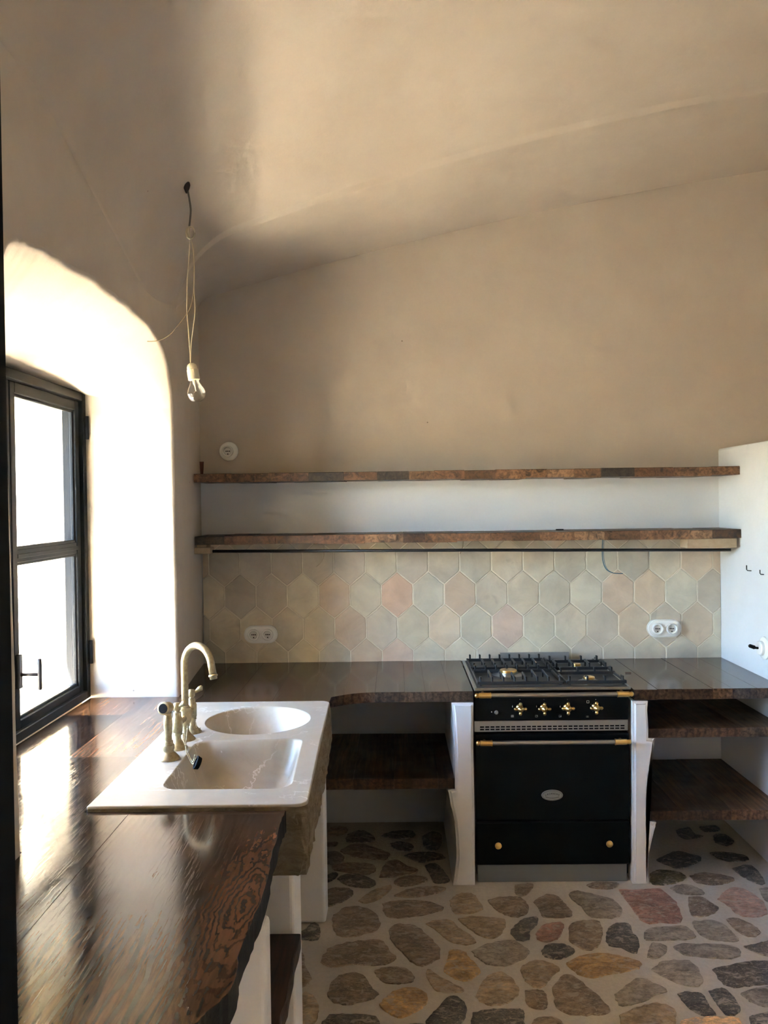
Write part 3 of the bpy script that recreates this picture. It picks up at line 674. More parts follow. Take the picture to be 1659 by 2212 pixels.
# corner and run up to the cooker, planks front to back
bx = [-1.0, -.8565, -.70, -.53, -.37, -.235, -.10, .03, .12, .225, .3285]
def front(x): return 3.612-.09*max(0, (-.10-x)/.2)**2 if x > -.30 else 3.425
for i, (a, b) in enumerate(zip(bx, bx[1:])):
    if i == 0: poly = [(-.951, 3.575), (-.8565, 3.575-.008), (-.8565, WY-.014), (xl(WY)+.004, WY-.014)]
    elif b <= -.29: poly = [(a+GAP, 3.424), (b, 3.424), (b, WY-.014), (a+GAP, WY-.014)]
    else:
        fx = [a+(b-a)*t/8 for t in range(9)]
        if a < -.28: fr = [(a+GAP, 3.424), (-.288, 3.424)]+[(x, front(x)) for x in fx if x > -.286]
        else: fr = [(a+GAP, front(a))]+[(x, front(x)) for x in fx[1:]]
        poly = fr+[(b, WY-.014), (a+GAP, WY-.014)]
    plank(poly, [(.06, .034, .022), (.07, .04, .026), (.10, .052, .03), (.075, .04, .024), (.085, .055, .035), (.11, .058, .032), (.07, .045, .03), (.115, .07, .045), (.085, .055, .04), (.10, .065, .045)][i])
wr = thing('worktop', 'short dark plank worktop between the cooker and the partition', 'worktop', (1.35, 3.97, TOP-.045))
for a, b, c in zip((1.027, 1.13, 1.235, 1.37, 1.455, 1.56), (1.13, 1.235, 1.37, 1.455, 1.56, XR-.001), ((.075, .04, .024), (.09, .052, .033), (.07, .038, .024), (.12, .066, .036), (.10, .055, .032), (.13, .07, .038))):
    plank([(a+GAP, 3.612), (b, 3.612+rw.uniform(-.002, .002)), (b, WY-.014), (a+GAP, WY-.014)], c, parent=wr)
# wall shelves
SHC = [(.15, .085, .048), (.10, .055, .032), (.175, .10, .056), (.08, .046, .03), (.125, .07, .04), (.20, .125, .075)]
def shelf(name, label, x0, x1, y0, y1, z1, th, parts, cat='shelf', mat=None, group=None, seed=0, dark=(), parent_loc=None, k=1.0):
    t = thing(name, label, cat, ((x0+x1)/2, (y0+y1)/2, z1-th), group)
    rnd = random.Random(seed); ex = edges_x(x0, x1, *parts, rnd)
    for a, b in zip(ex, ex[1:]):
        c = rnd.choice(SHC)
        if any(d0 <= (a+b)/2 <= d1 for d0, d1 in dark): c = (.035, .028, .022)
        f = rnd.uniform(.55, 1.35)*k; dy = rnd.uniform(-.0015, .0015); zz = z1+rnd.uniform(-.0012, .0012); bt = z1-th+rnd.uniform(-.003, .002)
        n = 5; fr = [(a+GAP+(b-a-GAP)*i/(n-1), y0+dy+rnd.uniform(-.0007, .0007)) for i in range(n)]
        prism('plank', fr+[(b, y1), (a+GAP, y1)], bt, zz, mat or [M_SHELF, M_END], t, .0018, col=tuple(x*f for x in c))
    return t
shelf('wall_shelf', 'upper dark wooden plank shelf holding the small wedge', xl(4.07)+.004, XR-.002, 4.065, WY-.001, 1.832, .042, (.09, .19), group='plank wall shelves', seed=2, dark=((-.45, -.33), (-.06, .08), (.95, 1.15)))
lowsh = shelf('wall_shelf', 'lower dark wooden plank shelf above the hexagonal tiles', xl(4.06)+.004, XR-.002, 4.055, WY-.001, 1.525, .042, (.10, .20), group='plank wall shelves', seed=9, dark=((-1.02, -.85),))
shelf('under_counter_shelf', 'dark plank shelf in the open bay left of the cooker', -.93, .2435, 3.62, WY-.001, .468, .044, (.12, .2), mat=[M_SHELF, M_SHELF], group='shelves under the counter', seed=5, k=1.0)
shelf('under_counter_shelf', 'upper dark plank shelf in the bay right of the cooker', 1.088, XR-.001, 3.615, WY-.001, .678, .040, (.12, .22), mat=[M_SHELF, M_SHELF], group='shelves under the counter', seed=6, k=1.15)
shelf('under_counter_shelf', 'lower dark plank shelf in the bay right of the cooker', 1.088, XR-.001, 3.615, WY-.001, .318, .042, (.12, .22), mat=[M_SHELF, M_SHELF], group='shelves under the counter', seed=8, k=1.15)
ls = thing('under_counter_shelf', 'narrow dark shelf board between the two nearest plaster piers', 'shelf', (-.5, 1.97, .445), 'shelves under the counter')
for a, b in ((-.86, -.56), (-.56+GAP, -.279)):
    fr = [(b+rw.uniform(-.004, .004), lerp(1.792, 2.278, i/8)) for i in range(9)] if b > -.3 else [(b, 1.792), (b, 2.278)]
    prism('plank', [(a, 1.792)]+fr+[(a, 2.278)], .447, .49, [M_SHELF, M_SHELF], ls, .003, col=(.07, .036, .02))

# ------------------------------------------------------------------ stone sink
SZ = .863
sink = thing('stone_sink', 'cream stone double-bowl sink with rough chiselled sides', 'sink', (-.55, 2.83, .655))
def rrect(c, n=6):
    """rounded polygon: list of (x, y, r)"""
    out = []; m = len(c)
    for i in range(m):
        p, q, r_ = Vector(c[i][:2]), Vector(c[(i+1) % m][:2]), Vector(c[i-1][:2]); rad = c[i][2]
        a, b = (r_-p).normalized(), (q-p).normalized(); half = a.angle(b)/2; d = rad/math.tan(half)
        o = p+(a+b).normalized()*(rad/math.sin(half)); s, e = p+a*d-o, p+b*d-o
        for k in range(n+1):
            v = s.lerp(e, k/n); out.append(o+v.normalized()*rad)
    return out
def densify(P, step):
    out = []
    for i, p in enumerate(P):
        q = P[(i+1) % len(P)]; k = max(1, int((q-p).length/step))
        out += [p.lerp(q, j/k) for j in range(k)]
    return out
outl = densify(rrect([(-.853, 2.233, .004), (-.251, 2.238, .03), (-.281, 3.418, .035), (-.853, 3.418, .004)], 6), .022)
bm = bmesh.new(); rk = random.Random(8)
def loop3(P, z): return [bm.verts.new((p.x, p.y, z)) for p in P]
def bridge(a, b, mi=0, sm=True):
    n = len(a)
    for i in range(n):
        f = bm.faces.new((a[i], a[(i+1) % n], b[(i+1) % n], b[i])); f.material_index = mi; f.smooth = sm
def cedges(L): return [bm.edges.get((L[i], L[(i+1) % len(L)])) or bm.edges.new((L[i], L[(i+1) % len(L)])) for i in range(len(L))]
cen2 = sum(outl, Vector((0, 0)))/len(outl)
def grow(P, d): return [p+(p-cen2).normalized()*d for p in P]
# oval bowl
oc = Vector((-.531, 3.128)); n_o = 56
def oval(s, sy=None): return [oc+Vector((.199*s*math.cos(2*math.pi*k/n_o), .205*(sy or s)*math.sin(2*math.pi*k/n_o))) for k in range(n_o)]
bw = rrect([(-.692, 2.366, .05), (-.309, 2.362, .055), (-.331, 2.885, .05), (-.505, 2.853, .9), (-.70, 2.866, .05)], 7)
bw = densify(bw, .03); bc = Vector((-.50, 2.62))
def bowl(s): return [bc+(p-bc)*s for p in bw]
top_l = loop3(grow(outl, -.006), SZ)
ov = loop3(oval(1.0), SZ); bo = loop3(bowl(1.0), SZ)
r = bmesh.ops.triangle_fill(bm, use_beauty=True, use_dissolve=False, edges=cedges(top_l)+cedges(ov)+cedges(bo))
prev = ov
for s, z in ((.985, -.0015), (.97, -.006), (.94, -.022), (.89, -.048), (.80, -.082), (.68, -.108), (.52, -.126), (.34, -.136), (.16, -.14)):
    L = loop3(oval(s), SZ+z); bridge(prev, L); prev = L
bm.faces.new(prev).smooth = True
prev = bo
for s, z in ((.985, -.0015), (.968, -.006), (.93, -.028), (.88, -.06), (.80, -.10), (.68, -.132), (.5, -.150), (.3, -.158), (.12, -.162)):
    L = loop3(bowl(s), SZ+z); bridge(prev, L); prev = L
bm.faces.new(prev).smooth = True
# rough outside
prev = top_l
for k, (d, z, mi, j) in enumerate(((-.002, SZ-.002, 0, 0), (.0, SZ-.007, 0, .0), (.0, SZ-.02, 1, .003), (.004, .82, 1, .006), (.009, .785, 1, .008), (.010, .75, 1, .009), (.008, .715, 1, .009), (.002, .685, 1, .008), (-.01, .662, 1, .006), (-.03, .657, 1, 0))):
    P = outl
    L = []
    for p in P:
        rightside = p.x > -.30
        q = p+(p-cen2).normalized()*((d+rk.uniform(-j, j)) if rightside else min(d, -.002))
        L.append(bm.verts.new((q.x, q.y, z+(rk.uniform(-.006, .006) if mi and 1 < k < 9 else 0))))
    bridge(prev, L, mi, sm=False if mi else True); prev = L
f = bm.faces.new(prev[::-1]); f.material_index = 1
obj('sink_block', me_bm(bm), [M_MARBLE, M_ROUGH], sink)
for c, z in ((oc, SZ-.139), (bc, SZ-.161)):
    lathe('drain', [(.0, 0), (.042, 0), (.044, .003), (.036, .004), (.03, .001), (0, .001)], (c.x, c.y, z), M_BRASS, sink)

# ------------------------------------------------------------------ brass bridge tap
FX = -.742
tap = thing('bridge_tap', 'aged brass bridge tap with a tall swan-neck spout', 'tap', (FX, 2.86, SZ))
def foot(y, k=1.0): return [(.034*k, 0), (.034*k, .003), (.030*k, .008), (.020*k, .018), (.0135*k, .028), (.012*k, .034)]
sp_y, h1y, h2y = 2.871, 2.765, 2.962
for y in (h1y, h2y):
    v = lathe('valve', foot(y)+[(.012, .046), (.0165, .047), (.0165, .053), (.0155, .055), (.0175, .058), (.0175, .100), (.016, .103), (.0135, .108), (.0125, .122), (.008, .124), (.007, .130), (.0, .130)], (FX, y, SZ), M_BRASS, tap)
    bm = bmesh.new(); bm_lathe(bm, [(.0, .128), (.010, .128), (.0125, .132), (.0125, .148), (.011, .153), (0, .155)], (FX, y, SZ), n=16)
    yd = .5 if y == h1y else .25
    dv = Vector((1, -yd if y == h1y else yd, 0)).normalized()
    c0 = Vector((FX, y, SZ+.142))
    bm_tube(bm, [c0, c0+dv*.016+Vector((0, 0, .004)), c0+dv*.028+Vector((0, 0, .013)), c0+dv*.036+Vector((0, 0, .016)), c0+dv*.040+Vector((0, 0, .016))], [.006, .006, .009, .010, .005], 10)
    obj('lever_handle', me_bm(bm), M_BRASS, v, smooth=True)
lathe('spout_foot', foot(sp_y)+[(.012, .046), (.015, .047), (.015, .055), (.019, .062), (.0225, .075), (.021, .090), (.0175, .102), (.019, .106), (.019, .112), (.0145, .114), (.0145, .12)], (FX, sp_y, SZ), M_BRASS, tap)
bm = bmesh.new(); bm_tube(bm, [(FX, h1y, SZ+.078), (FX, sp_y-.02, SZ+.078)], .0105, 12); bm_tube(bm, [(FX, sp_y+.02, SZ+.078), (FX, h2y, SZ+.078)], .0105, 12)
obj('bridge', me_bm(bm), M_BRASS, tap, smooth=True)
dirv = Vector((.84, -.54, 0)).normalized(); Rr = .062
pts = [Vector((FX, sp_y, SZ+z)) for z in (.11, .16, .21, .25)]
for k in range(1, 25):
    a = math.pi*(1.02)*k/24*.93
    pts.append(Vector((FX, sp_y, SZ+.262))+dirv*(Rr*1.06*(1-math.cos(a)))+Vector((0, 0, Rr*1.15*math.sin(a))))
e1 = pts[-1]; dd = (pts[-1]-pts[-2]).normalized(); pts.append(e1+dd*.036)
spt = tube('spout', pts, [.0125]*4+[.0125]*25, M_BRASS, tap, 16)
bm = bmesh.new(); bm_lathe(bm, [(.0, 0), (.0125, 0), (.0155, .002), (.0155, .007), (.0125, .009), (.0125, .016), (.010, .017), (0, .017)], pts[-1]-dd*.004, dd, 16)
obj('aerator', me_bm(bm), M_BRASS, spt, smooth=True)
# hand spray on the deck
sy = 2.652
spray = thing('spray_hose_head', 'aged brass hand spray standing nearest on the sink deck', 'tap spray', (FX, sy, SZ))
lathe('holder', [(.036, 0), (.036, .003), (.032, .009), (.022, .020), (.017, .024), (.017, .030), (.0195, .033), (.0195, .046), (.017, .048), (.0155, .058), (.013, .06)], (FX, sy, SZ), M_BRASS, spray)
lathe('grip', [(.011, .055), (.012, .06), (.0115, .075), (.0135, .10), (.0145, .115), (.013, .135), (.011, .142), (.012, .144), (.012, .15), (.009, .152)], (FX, sy, SZ), M_BRASS, spray)
ax = Vector((-.22, -.92, .12)).normalized(); hc = Vector((FX, sy, SZ+.166))
hd_ = lathe('spray_head', [(0, -.024), (.010, -.022), (.016, -.012), (.019, .004), (.0195, .018), (.021, .022), (.021, .028), (.0165, .030)], hc, M_BRASS, spray, axis=ax)
lathe('spray_face', [(.0, .0285), (.0155, .0285), (.0155, .031), (0, .0315)], hc, M_BLACK, hd_, axis=ax)
# bead chains and plug
def chain(name, pts, parent, r=.0024):
    bm = bmesh.new(); P = spline(pts, 12); acc = 0; last = P[0]
    bm_tube(bm, P, .0006, 4)
    for p in P:
        acc += (p-last).length; last = p
        if acc >= r*2.3 or p is P[0]:
            acc = 0; bmesh.ops.create_icosphere(bm, subdivisions=1, radius=r, matrix=Matrix.Translation(p))
    return obj(name, me_bm(bm), M_BRASS, parent, smooth=True)
ch = thing('plug_chain', 'thin brass bead chain looped beside the spout foot', 'chain', (FX+.03, 2.9, SZ))
Z = lambda z: SZ+z
chain('bead_chain', [(FX+.016, 2.872, Z(.108)), (FX+.026, 2.876, Z(.106)), (FX+.030, 2.880, Z(.09)), (FX+.031, 2.884, Z(.07)), (FX+.034, 2.888, Z(.045)), (FX+.040, 2.892, Z(.028)), (FX+.047, 2.893, Z(.036))], ch)
plug = thing('sink_plug', 'black rubber plug hanging on bead chains inside the near bowl', 'plug', (-.632, 2.55, SZ-.06))
pc = on_y(427, 1648, 2.56)
chain('bead_chain', [(FX+.019, 2.764, Z(.050)), (FX+.03, 2.735, Z(.030)), (FX+.050, 2.70, Z(.008)), (pc.x-.03, 2.62, Z(.0)), (pc.x-.012, 2.575, pc.z+.02)], plug)
chain('bead_chain', [(FX+.012, 2.858, Z(.062)), (FX+.022, 2.80, Z(.030)), (FX+.045, 2.70, Z(.012)), (pc.x-.028, 2.61, Z(-.004)), (pc.x-.008, 2.572, pc.z+.012)], plug)
bm = bmesh.new(); bm_lathe(bm, [(0, -.007), (.018, -.007), (.021, .004), (.021, .007), (.015, .007), (.015, .004), (0, .004)], pc, (-.86, -.3, .42), 18)
obj('rubber_stopper', me_bm(bm), M_BLACK, plug)

# ------------------------------------------------------------------ range cooker
X0, X1, YF = .3345, 1.0085, 3.632
ck = thing('range_cooker', 'black enamel range cooker with brass knobs and steel rails', 'cooker', ((X0+X1)/2, 3.95, 0))
FYq = lambda x, y, d=0.0: on_y(x, y, YF-d)
zq = lambda y, d=0.0: on_y(1190, y, YF-d).z
box('body', (X0+.004, YF+.012, .03), (X1-.004, 4.30, .828), M_ENAMEL, ck, .003)
box('plinth', (X0+.006, YF+.006, .0), (X1-.012, YF+.03, zq(1868)), M_PLINTH, ck, .002)
drw = box('drawer', (X0, YF-.006, zq(1867)), (X1, YF+.02, zq(1774)), M_ENAMEL, ck, .006, 3)
for q in ((1076, 1826), (1316, 1822)):
    p = on_y(*q, YF-.02)
    lathe('drawer_knob', [(.005, 0), (.005, .010), (.011, .013), (.0145, .018), (.0145, .023), (.010, .027), (.006, .028), (.004, .0305), (0, .031)], (p.x, YF-.006, p.z), M_GOLD, drw, axis=(0, -1, 0), n=20)
door = box('oven_door', (X0, YF-.008, zq(1771)), (X1, YF+.02, zq(1584)), M_ENAMEL, ck, .006, 3)
def rail(y, xa, xb, off, parent, name):
    z = on_y(1190, y, YF-off).z; Y = YF-off
    a, b = on_y(xa, y, Y).x, on_y(xb, y, Y).x
    bm = bmesh.new(); bm_tube(bm, [(a+.05, Y, z), (b-.05, Y, z)], .0095, 16)
    rl = obj(name, me_bm(bm), M_STEEL, parent, smooth=True); auto_smooth(rl.data, 40)
    for s, x in ((1, a), (-1, b)):
        bm = bmesh.new()
        bm_lathe(bm, [(0, 0), (.006, .001), (.010, .005), (.0115, .010), (.009, .016), (.0085, .018), (.0125, .019), (.0125, .021), (.0118, .022), (.0125, .024), (.0125, .066), (.0135, .068), (.0135, .071), (.0105, .072)], (x, Y, z), (s, 0, 0), 20)
        bm_tube(bm, [(x+s*.04, Y, z), (x+s*.04, YF, z)], .007, 10)
        e = obj('rail_end', me_bm(bm), M_GOLD, rl, smooth=True); auto_smooth(e.data, 40)
    return rl
rail(1604, 1028, 1364, .045, door, 'door_rail')
rail(1501, 1025, 1369, .055, ck, 'hob_rail')
# badge
p = on_y(1193, 1718, YF-.012)
bw_, bh_ = .047, .0235
def ell(a, b, n=40): return [(p.x+a*math.cos(2*math.pi*k/n), p.z+b*math.sin(2*math.pi*k/n)) for k in range(n)]
badge = prism_y('badge', ell(bw_, bh_), YF-.013, YF-.007, simple('badge_silver', (.34, .35, .34), .4, .7), door, .002)
box_ring = bmesh.new()
bm_tube(box_ring, [Vector((p.x+.043*math.cos(2*math.pi*k/40), YF-.0135, p.z+.020*math.sin(2*math.pi*k/40))) for k in range(41)], .0005, 5)
obj('badge_line', me_bm(box_ring), M_BLACK, badge)
for i, chx in enumerate('LACANCHE'):
    t = (i-3.5)/3.5
    cu = bpy.data.curves.new('letter', 'FONT'); cu.body = chx; cu.size = .0105; cu.align_x = 'CENTER'; cu.extrude = .0003; cu.resolution_u = 2
    tmp = bpy.data.objects.new('letter_curve', cu); lm = bpy.data.meshes.new_from_object(tmp); bpy.data.objects.remove(tmp); bpy.data.curves.remove(cu)
    o = bpy.data.objects.new('letter', lm); C.objects.link(o); lm.materials.append(M_BLACK)
    o.parent = badge; o.location = (p.x+t*.028, YF-.0136, p.z+.0042-.0052*t*t); o.rotation_euler = (math.pi/2, 0, 0); o.rotation_euler.rotate_axis('Z', -.28*t)
bm = bmesh.new()
bm_tube(bm, [Vector((p.x+t*.030, YF-.0136, p.z-.012+.0055*t*t+.0016*math.sin(t*38))) for t in [k/60-1 for k in range(121)]], .0006, 5)
obj('script_lettering', me_bm(bm), M_BLACK, badge)
# vent strip
vp = box('vent_panel', (X0-.001, YF-.004, zq(1579)), (X1-.004, YF+.02, zq(1556)), M_STEEL, ck, .001)
bm = bmesh.new()
for rowv in (1568.5, 1574):
    for k in range(28):
        a = lerp(1037, 1347, k/27.6)
        u = on_y(a, rowv, YF-.004); bm_box(bm, (u.x, YF-.0046, zq(rowv+1.5)), (u.x+.0175, YF-.003, zq(rowv-1.5)))
so = obj('vent_slots', me_bm(bm), M_BLACK, vp); so['kind'] = 'stuff'
# control panel
cp = box('control_panel', (X0, YF-.002, zq(1555)), (X1, YF+.02, zq(1497)), M_ENAMEL, ck, .003)
M_MARK = simple('printed_marks', (.75, .73, .68), .5)
def flat_ring(cx_, cz_, w_, h_, parent, fill=None):
    bm = bmesh.new(); t = .0012; y = YF-.0032
    for a, b in (((-w_, -h_), (w_, -h_+t)), ((-w_, h_-t), (w_, h_)), ((-w_, -h_), (-w_+t, h_)), ((w_-t, -h_), (w_, h_))):
        bm_box(bm, (cx_+a[0], y, cz_+a[1]), (cx_+b[0], y+.0015, cz_+b[1]))
    if fill: bm_box(bm, (cx_+fill[0]*w_-.0016, y, cz_+fill[1]*h_-.0016), (cx_+fill[0]*w_+.0016, y+.0015, cz_+fill[1]*h_+.0016))
    return obj('burner_mark', me_bm(bm), M_MARK, parent)
for i, (kx, ky) in enumerate(((1124, 1531), (1176, 1531), (1227, 1530), (1288, 1529))):
    c = on_y(kx, ky, YF-.02)
    bm = bmesh.new(); A = (0, -1, 0); o0 = (c.x, YF-.002, c.z)
    bm_lathe(bm, [(.016, 0), (.016, .003), (.008, .005), (.007, .012), (.011, .016), (.0145, .022), (.0145, .028), (.011, .033), (.005, .036), (.004, .040), (0, .041)], o0, A, 20)
    for dx, dz in ((1, 0), (-1, 0), (0, 1), (0, -1)):
        bm_lathe(bm, [(.0065, .008), (.0055, .013), (.0065, .016), (.0078, .020), (.0065, .0255), (.003, .0285), (0, .029)], (c.x, YF-.027, c.z), (dx, 0, dz), 12)
    kn = obj('control_knob', me_bm(bm), M_GOLD, cp, smooth=True)
    if i < 3:
        u = on_y(kx-17, 1547, YF-.003); flat_ring(u.x, u.z, .0055, .0045, cp, ((-.1, .1), (.4, .4), (.4, -.4))[i])
        u = on_y(kx-17, 1526, YF-.003); bm = bmesh.new(); bm_lathe(bm, [(0, 0), (.0016, .003), (.001, .007), (0, .010)], (u.x, YF-.003, u.z-.005), n=6); obj('flame_mark', me_bm(bm), M_MARK, cp)
    else:
        u = on_y(1270, 1516, YF-.003); flat_ring(u.x, u.z, .0055, .0055, cp)
        u = on_y(1269, 1548, YF-.003); flat_ring(u.x, u.z, .0055, .0035, cp, (0, -.3))
        bm = bmesh.new()
        for a in range(8):
            an = math.radians(150+a*30); bm_box(bm, (c.x+.021*math.cos(an)-.001, YF-.0034, c.z+.023*math.sin(an)-.001), (c.x+.021*math.cos(an)+.001, YF-.002, c.z+.023*math.sin(an)+.001))
        so = obj('temperature_marks', me_bm(bm), M_MARK, cp); so['kind'] = 'stuff'
    u = on_y(kx-1, 1511, YF-.003); box('zero_mark', (u.x-.001, YF-.0034, u.z-.001), (u.x+.001, YF-.002, u.z+.001), M_MARK, cp)
u = on_y(1072, 1539, YF-.003)
lathe('ignition_button', [(.009, 0), (.009, .003), (.0065, .004), (.0065, .010), (.005, .012), (0, .0125)], (u.x, YF-.002, u.z), M_STEEL, cp, axis=(0, -1, 0), n=18)
u = on_y(1062, 1538, YF-.003); lathe('spark_mark', [(.0025, 0), (.0025, .001)], (u.x, YF-.002, u.z), M_MARK, cp, axis=(0, -1, 0), n=8)
# hob
HZ = .860
hob = box('hob_plate', (X0-.001, YF-.008, .847), (X1+.010, 4.27, HZ), M_STEEL, ck, .004, 2)
box('hob_well', (X0+.012, YF+.012, HZ-.002), (X1-.002, 4.245, HZ+.0012), M_IRON, hob, .0008)
box('back_upstand', (.53, 4.275, .84), (.885, 4.285, .895), simple('grey_upstand', (.27, .255, .23), .5), hob, .001)
def burner(x, y, r, nm):
    b = lathe('burner', [(r*1.9, 0), (r*1.9, .002), (r*1.6, .004), (r*1.15, .006), (r*1.15, .012), (r*.95, .013), (0, .013)], (x, y, HZ+.001), M_STEEL, hob, n=32)
    lathe('burner_cap', [(r*.98, 0), (r, .003), (r, .007), (r*.94, .010), (0, .0105)], (x, y, HZ+.014), M_GOLD, b, n=32)
bpts = []
for (bx_, by_), r in (((1098, 1448), .040), ((1245, 1435), .021), ((1272, 1463), .026)):
    u = on_z(bx_, by_, HZ+.02); burner(u.x, u.y, r, '')
def grate(x0, x1, y0, y1, rows, nf, name='pan_support'):
    bm = bmesh.new(); zb, zt = HZ+.006, HZ+.020; hgt = HZ+.040; wd = .009
    for x in (x0, x1-wd): bm_box(bm, (x, y0, zb), (x+wd, y1, zt-.003), .002)
    for yb, L, sk in rows:
        bm_box(bm, (x0, yb, zb), (x1, yb+.011, zt), .002)
        for k in range(nf):
            x = lerp(x0+.012, x1-.021, k/(nf-1)); ln = L[k]
            bm_box(bm, (x, yb+.001, zt-.004), (x+.0085, yb+.010, hgt), .0015)
            bm_box(bm, (x, yb+.001, hgt-.011), (x+.0085, yb+ln, hgt), .002)
            if ln > .05: bm_box(bm, (x+.001, yb+ln-.010, zb), (x+.0075, yb+ln, hgt-.004), .001)
    for x in (x0+.01, x1-.02):
        for y in (y0, y1-.012): bm_box(bm, (x, y, HZ), (x+.01, y+.012, zb+.002), .001)
    return obj(name, me_bm(bm), M_IRON, hob)
ys, ye = 3.665, 4.235
grate(X0+.018, .735, ys, ye, ((ys, (.03, .16, .12, .11, .11, .16, .16, .03)[:8], 0), (3.925, (.03,)*8, 0), (3.985, (.03, .13, .13, .13, .13, .13, .13, .03), 0), (4.20, (.02,)*8, 0)), 8)
grate(.745, X1+.004, ys, ye, ((ys, (.03, .03, .03, .03), 0), (3.86, (.03, .02, .02, .03), 0), (3.965, (.1, .1, .1, .1), 0), (4.14, (.02,)*4, 0)), 4)

# ------------------------------------------------------------------ rail and blocks below the lower shelf
ry = 4.12
tag(tube('hanging_rail', [on_y(432, 1191, ry), on_y(1000, 1188.5, ry), on_y(1578, 1188, ry)], .0075, M_RAIL, n=10), 'long black iron rail running below the lower wall shelf', 'rail')
def block(label, q0, q1, Y0, Y1, name='wood_block', tr=(0, 0)):
    a, b = on_y(*q0, Y0), on_y(*q1, Y0)
    return tag(box(name, (min(a.x, b.x), Y0, min(a.z, b.z)), (max(a.x, b.x), Y1, max(a.z, b.z)), M_BLOCK, bev=.002), label, 'wood block', 'wooden rail blocks')
block('small pale wooden block holding the left end of the black rail', (419, 1197), (454, 1183), 4.065, 4.15)
block('thin wooden shim between the left rail block and the shelf', (425, 1183), (447, 1174.5), 4.07, 4.15, 'wood_shim')
block('long pale wooden block under the right end of the lower shelf', (1485, 1184.5), (1592, 1162.5), 4.065, 4.17)
# wire tails
def wire(label, q, Y, mat, r=.0022):
    pts = spline([on_y(x, y, Y+dy) for x, y, dy in q], 6)
    return tag(tube('cable_tail', pts, r, mat, n=6), label, 'cable', 'loose cable tails under the lower shelf')
wire('cream cable tail curling left over the tiles near the double socket', [(699, 1169, .0), (700, 1185, -.02), (699, 1202, -.02), (693, 1215, .03), (684, 1224, .12)], 4.18, M_CREAM)
wire('short cream and blue cable tail at the middle of the lower shelf', [(1001, 1164, 0), (1000, 1178, -.01), (998, 1187, -.01), (994, 1196, .05)], 4.18, M_CREAM)
wire('blue cable tail curling right over the tiles near the cooker', [(1302, 1161, 0), (1301, 1185, -.02), (1302, 1210, -.02), (1310, 1230, 0), (1326, 1238, .04), (1345, 1239, .08)], 4.18, M_BLUE)
wire('second thin blue wire beside the blue cable tail', [(1305, 1161, 0), (1304, 1185, -.02), (1305, 1210, -.02), (1313, 1231, .01), (1330, 1239, .05)], 4.19, M_BLUE, .0014)
# wedge on the upper shelf
wp = on_y(436, 1021, 4.2)
bm = bmesh.new(); vv = []
for z, hw in ((0, .0055), (.066, .0095)):
    for sx, sy in ((-1, -1), (1, -1), (1, 1), (-1, 1)): vv.append(bm.verts.new((wp.x+sx*hw, 4.2+sy*.006, 1.8335+z)))
for q in ((0, 1, 5, 4), (1, 2, 6, 5), (2, 3, 7, 6), (3, 0, 4, 7), (4, 5, 6, 7), (3, 2, 1, 0)): bm.faces.new([vv[i] for i in q])
tag(obj('wooden_wedge', me_bm(bm), M_WEDGE), 'small rust-brown wooden wedge standing on the upper shelf', 'wedge')
u = on_y(1205, 1140.5, 4.25); 
tag(box('wire_scrap', (u.x-.02, 4.2, 1.5262), (u.x+.02, 4.205, 1.533), M_BLACK, bev=.002), 'tiny dark scrap lying on the lower shelf', 'scrap')
u = on_z(1357, 1454, TOP)
tag(box('wood_sliver', (u.x-.014, u.y-.003, TOP+.001), (u.x+.014, u.y+.003, TOP+.004), M_WEDGE, bev=.001), 'tiny dark wood sliver on the counter right of the cooker', 'sliver')

# ------------------------------------------------------------------ sockets and switch
def insert(parent, x, z, y, s=1.0):
    ins = lathe('socket_insert', [(.029*s, 0), (.029*s, .010), (.0265*s, .013), (.0225*s, .013), (.0205*s, .010), (.0195*s, .001), (0, .001)], (x, y, z), M_CERAMIC, parent, axis=(0, -1, 0), n=32)
    lathe('socket_well', [(.0194*s, .0012), (.0194*s, .002), (0, .002)], (x, y, z), M_INSERT, ins, axis=(0, -1, 0), n=24)
    for dx, dz in ((-.0085, 0), (0, 0), (.0085, 0), (0, -.0145)):
        lathe('pin_hole', [(.0032*s, .0018), (.0032*s, .0026), (0, .0026)], (x+dx*s, y, z+dz*s), M_BLACK, ins, axis=(0, -1, 0), n=12)
def double_socket(q, label):
    c = on_y(*q, WY-.02); t = thing('double_socket', label, 'socket', (c.x, WY-.016, c.z), 'white ceramic double sockets')
    hw, r = .042, .046
    out = [(c.x+hw+r*math.cos(a), c.z+r*math.sin(a)) for a in [math.pi*(k/14-.5) for k in range(15)]]+[(c.x-hw+r*math.cos(a), c.z+r*math.sin(a)) for a in [math.pi*(k/14+.5) for k in range(15)]]
    o = prism_y('base_plate', out, WY-.034, WY-.015, M_CERAMIC, t, .005, 3)
    for sx in (-1, 1): insert(t, c.x+sx*.0365, c.z, WY-.034)
double_socket((564, 1370), 'white ceramic double socket on the tiles behind the sink')
double_socket((1434, 1357), 'white ceramic double socket on the tiles right of the cooker')
c = on_y(494, 975, WY-.01)
t = thing('round_socket', 'round white ceramic socket on the wall above the upper shelf', 'socket', (c.x, WY, c.z))
lathe('base_plate', [(.050, 0), (.050, .008), (.046, .014), (.036, .017), (0, .017)], (c.x, WY, c.z), M_CERAMIC, t, axis=(0, -1, 0), n=40)
insert(t, c.x-.003, c.z, WY-.017, 1.0)
c = on_x(1648, 1400, XR-.01)
t = thing('rotary_switch', 'round white ceramic switch with a black toggle on the partition', 'switch', (XR, c.y, c.z))
lathe('base_plate', [(.052, 0), (.052, .007), (.047, .012), (.033, .014), (.033, .026), (.029, .030), (0, .032)], (XR, c.y, c.z), M_CERAMIC, t, axis=(-1, 0, 0), n=40)
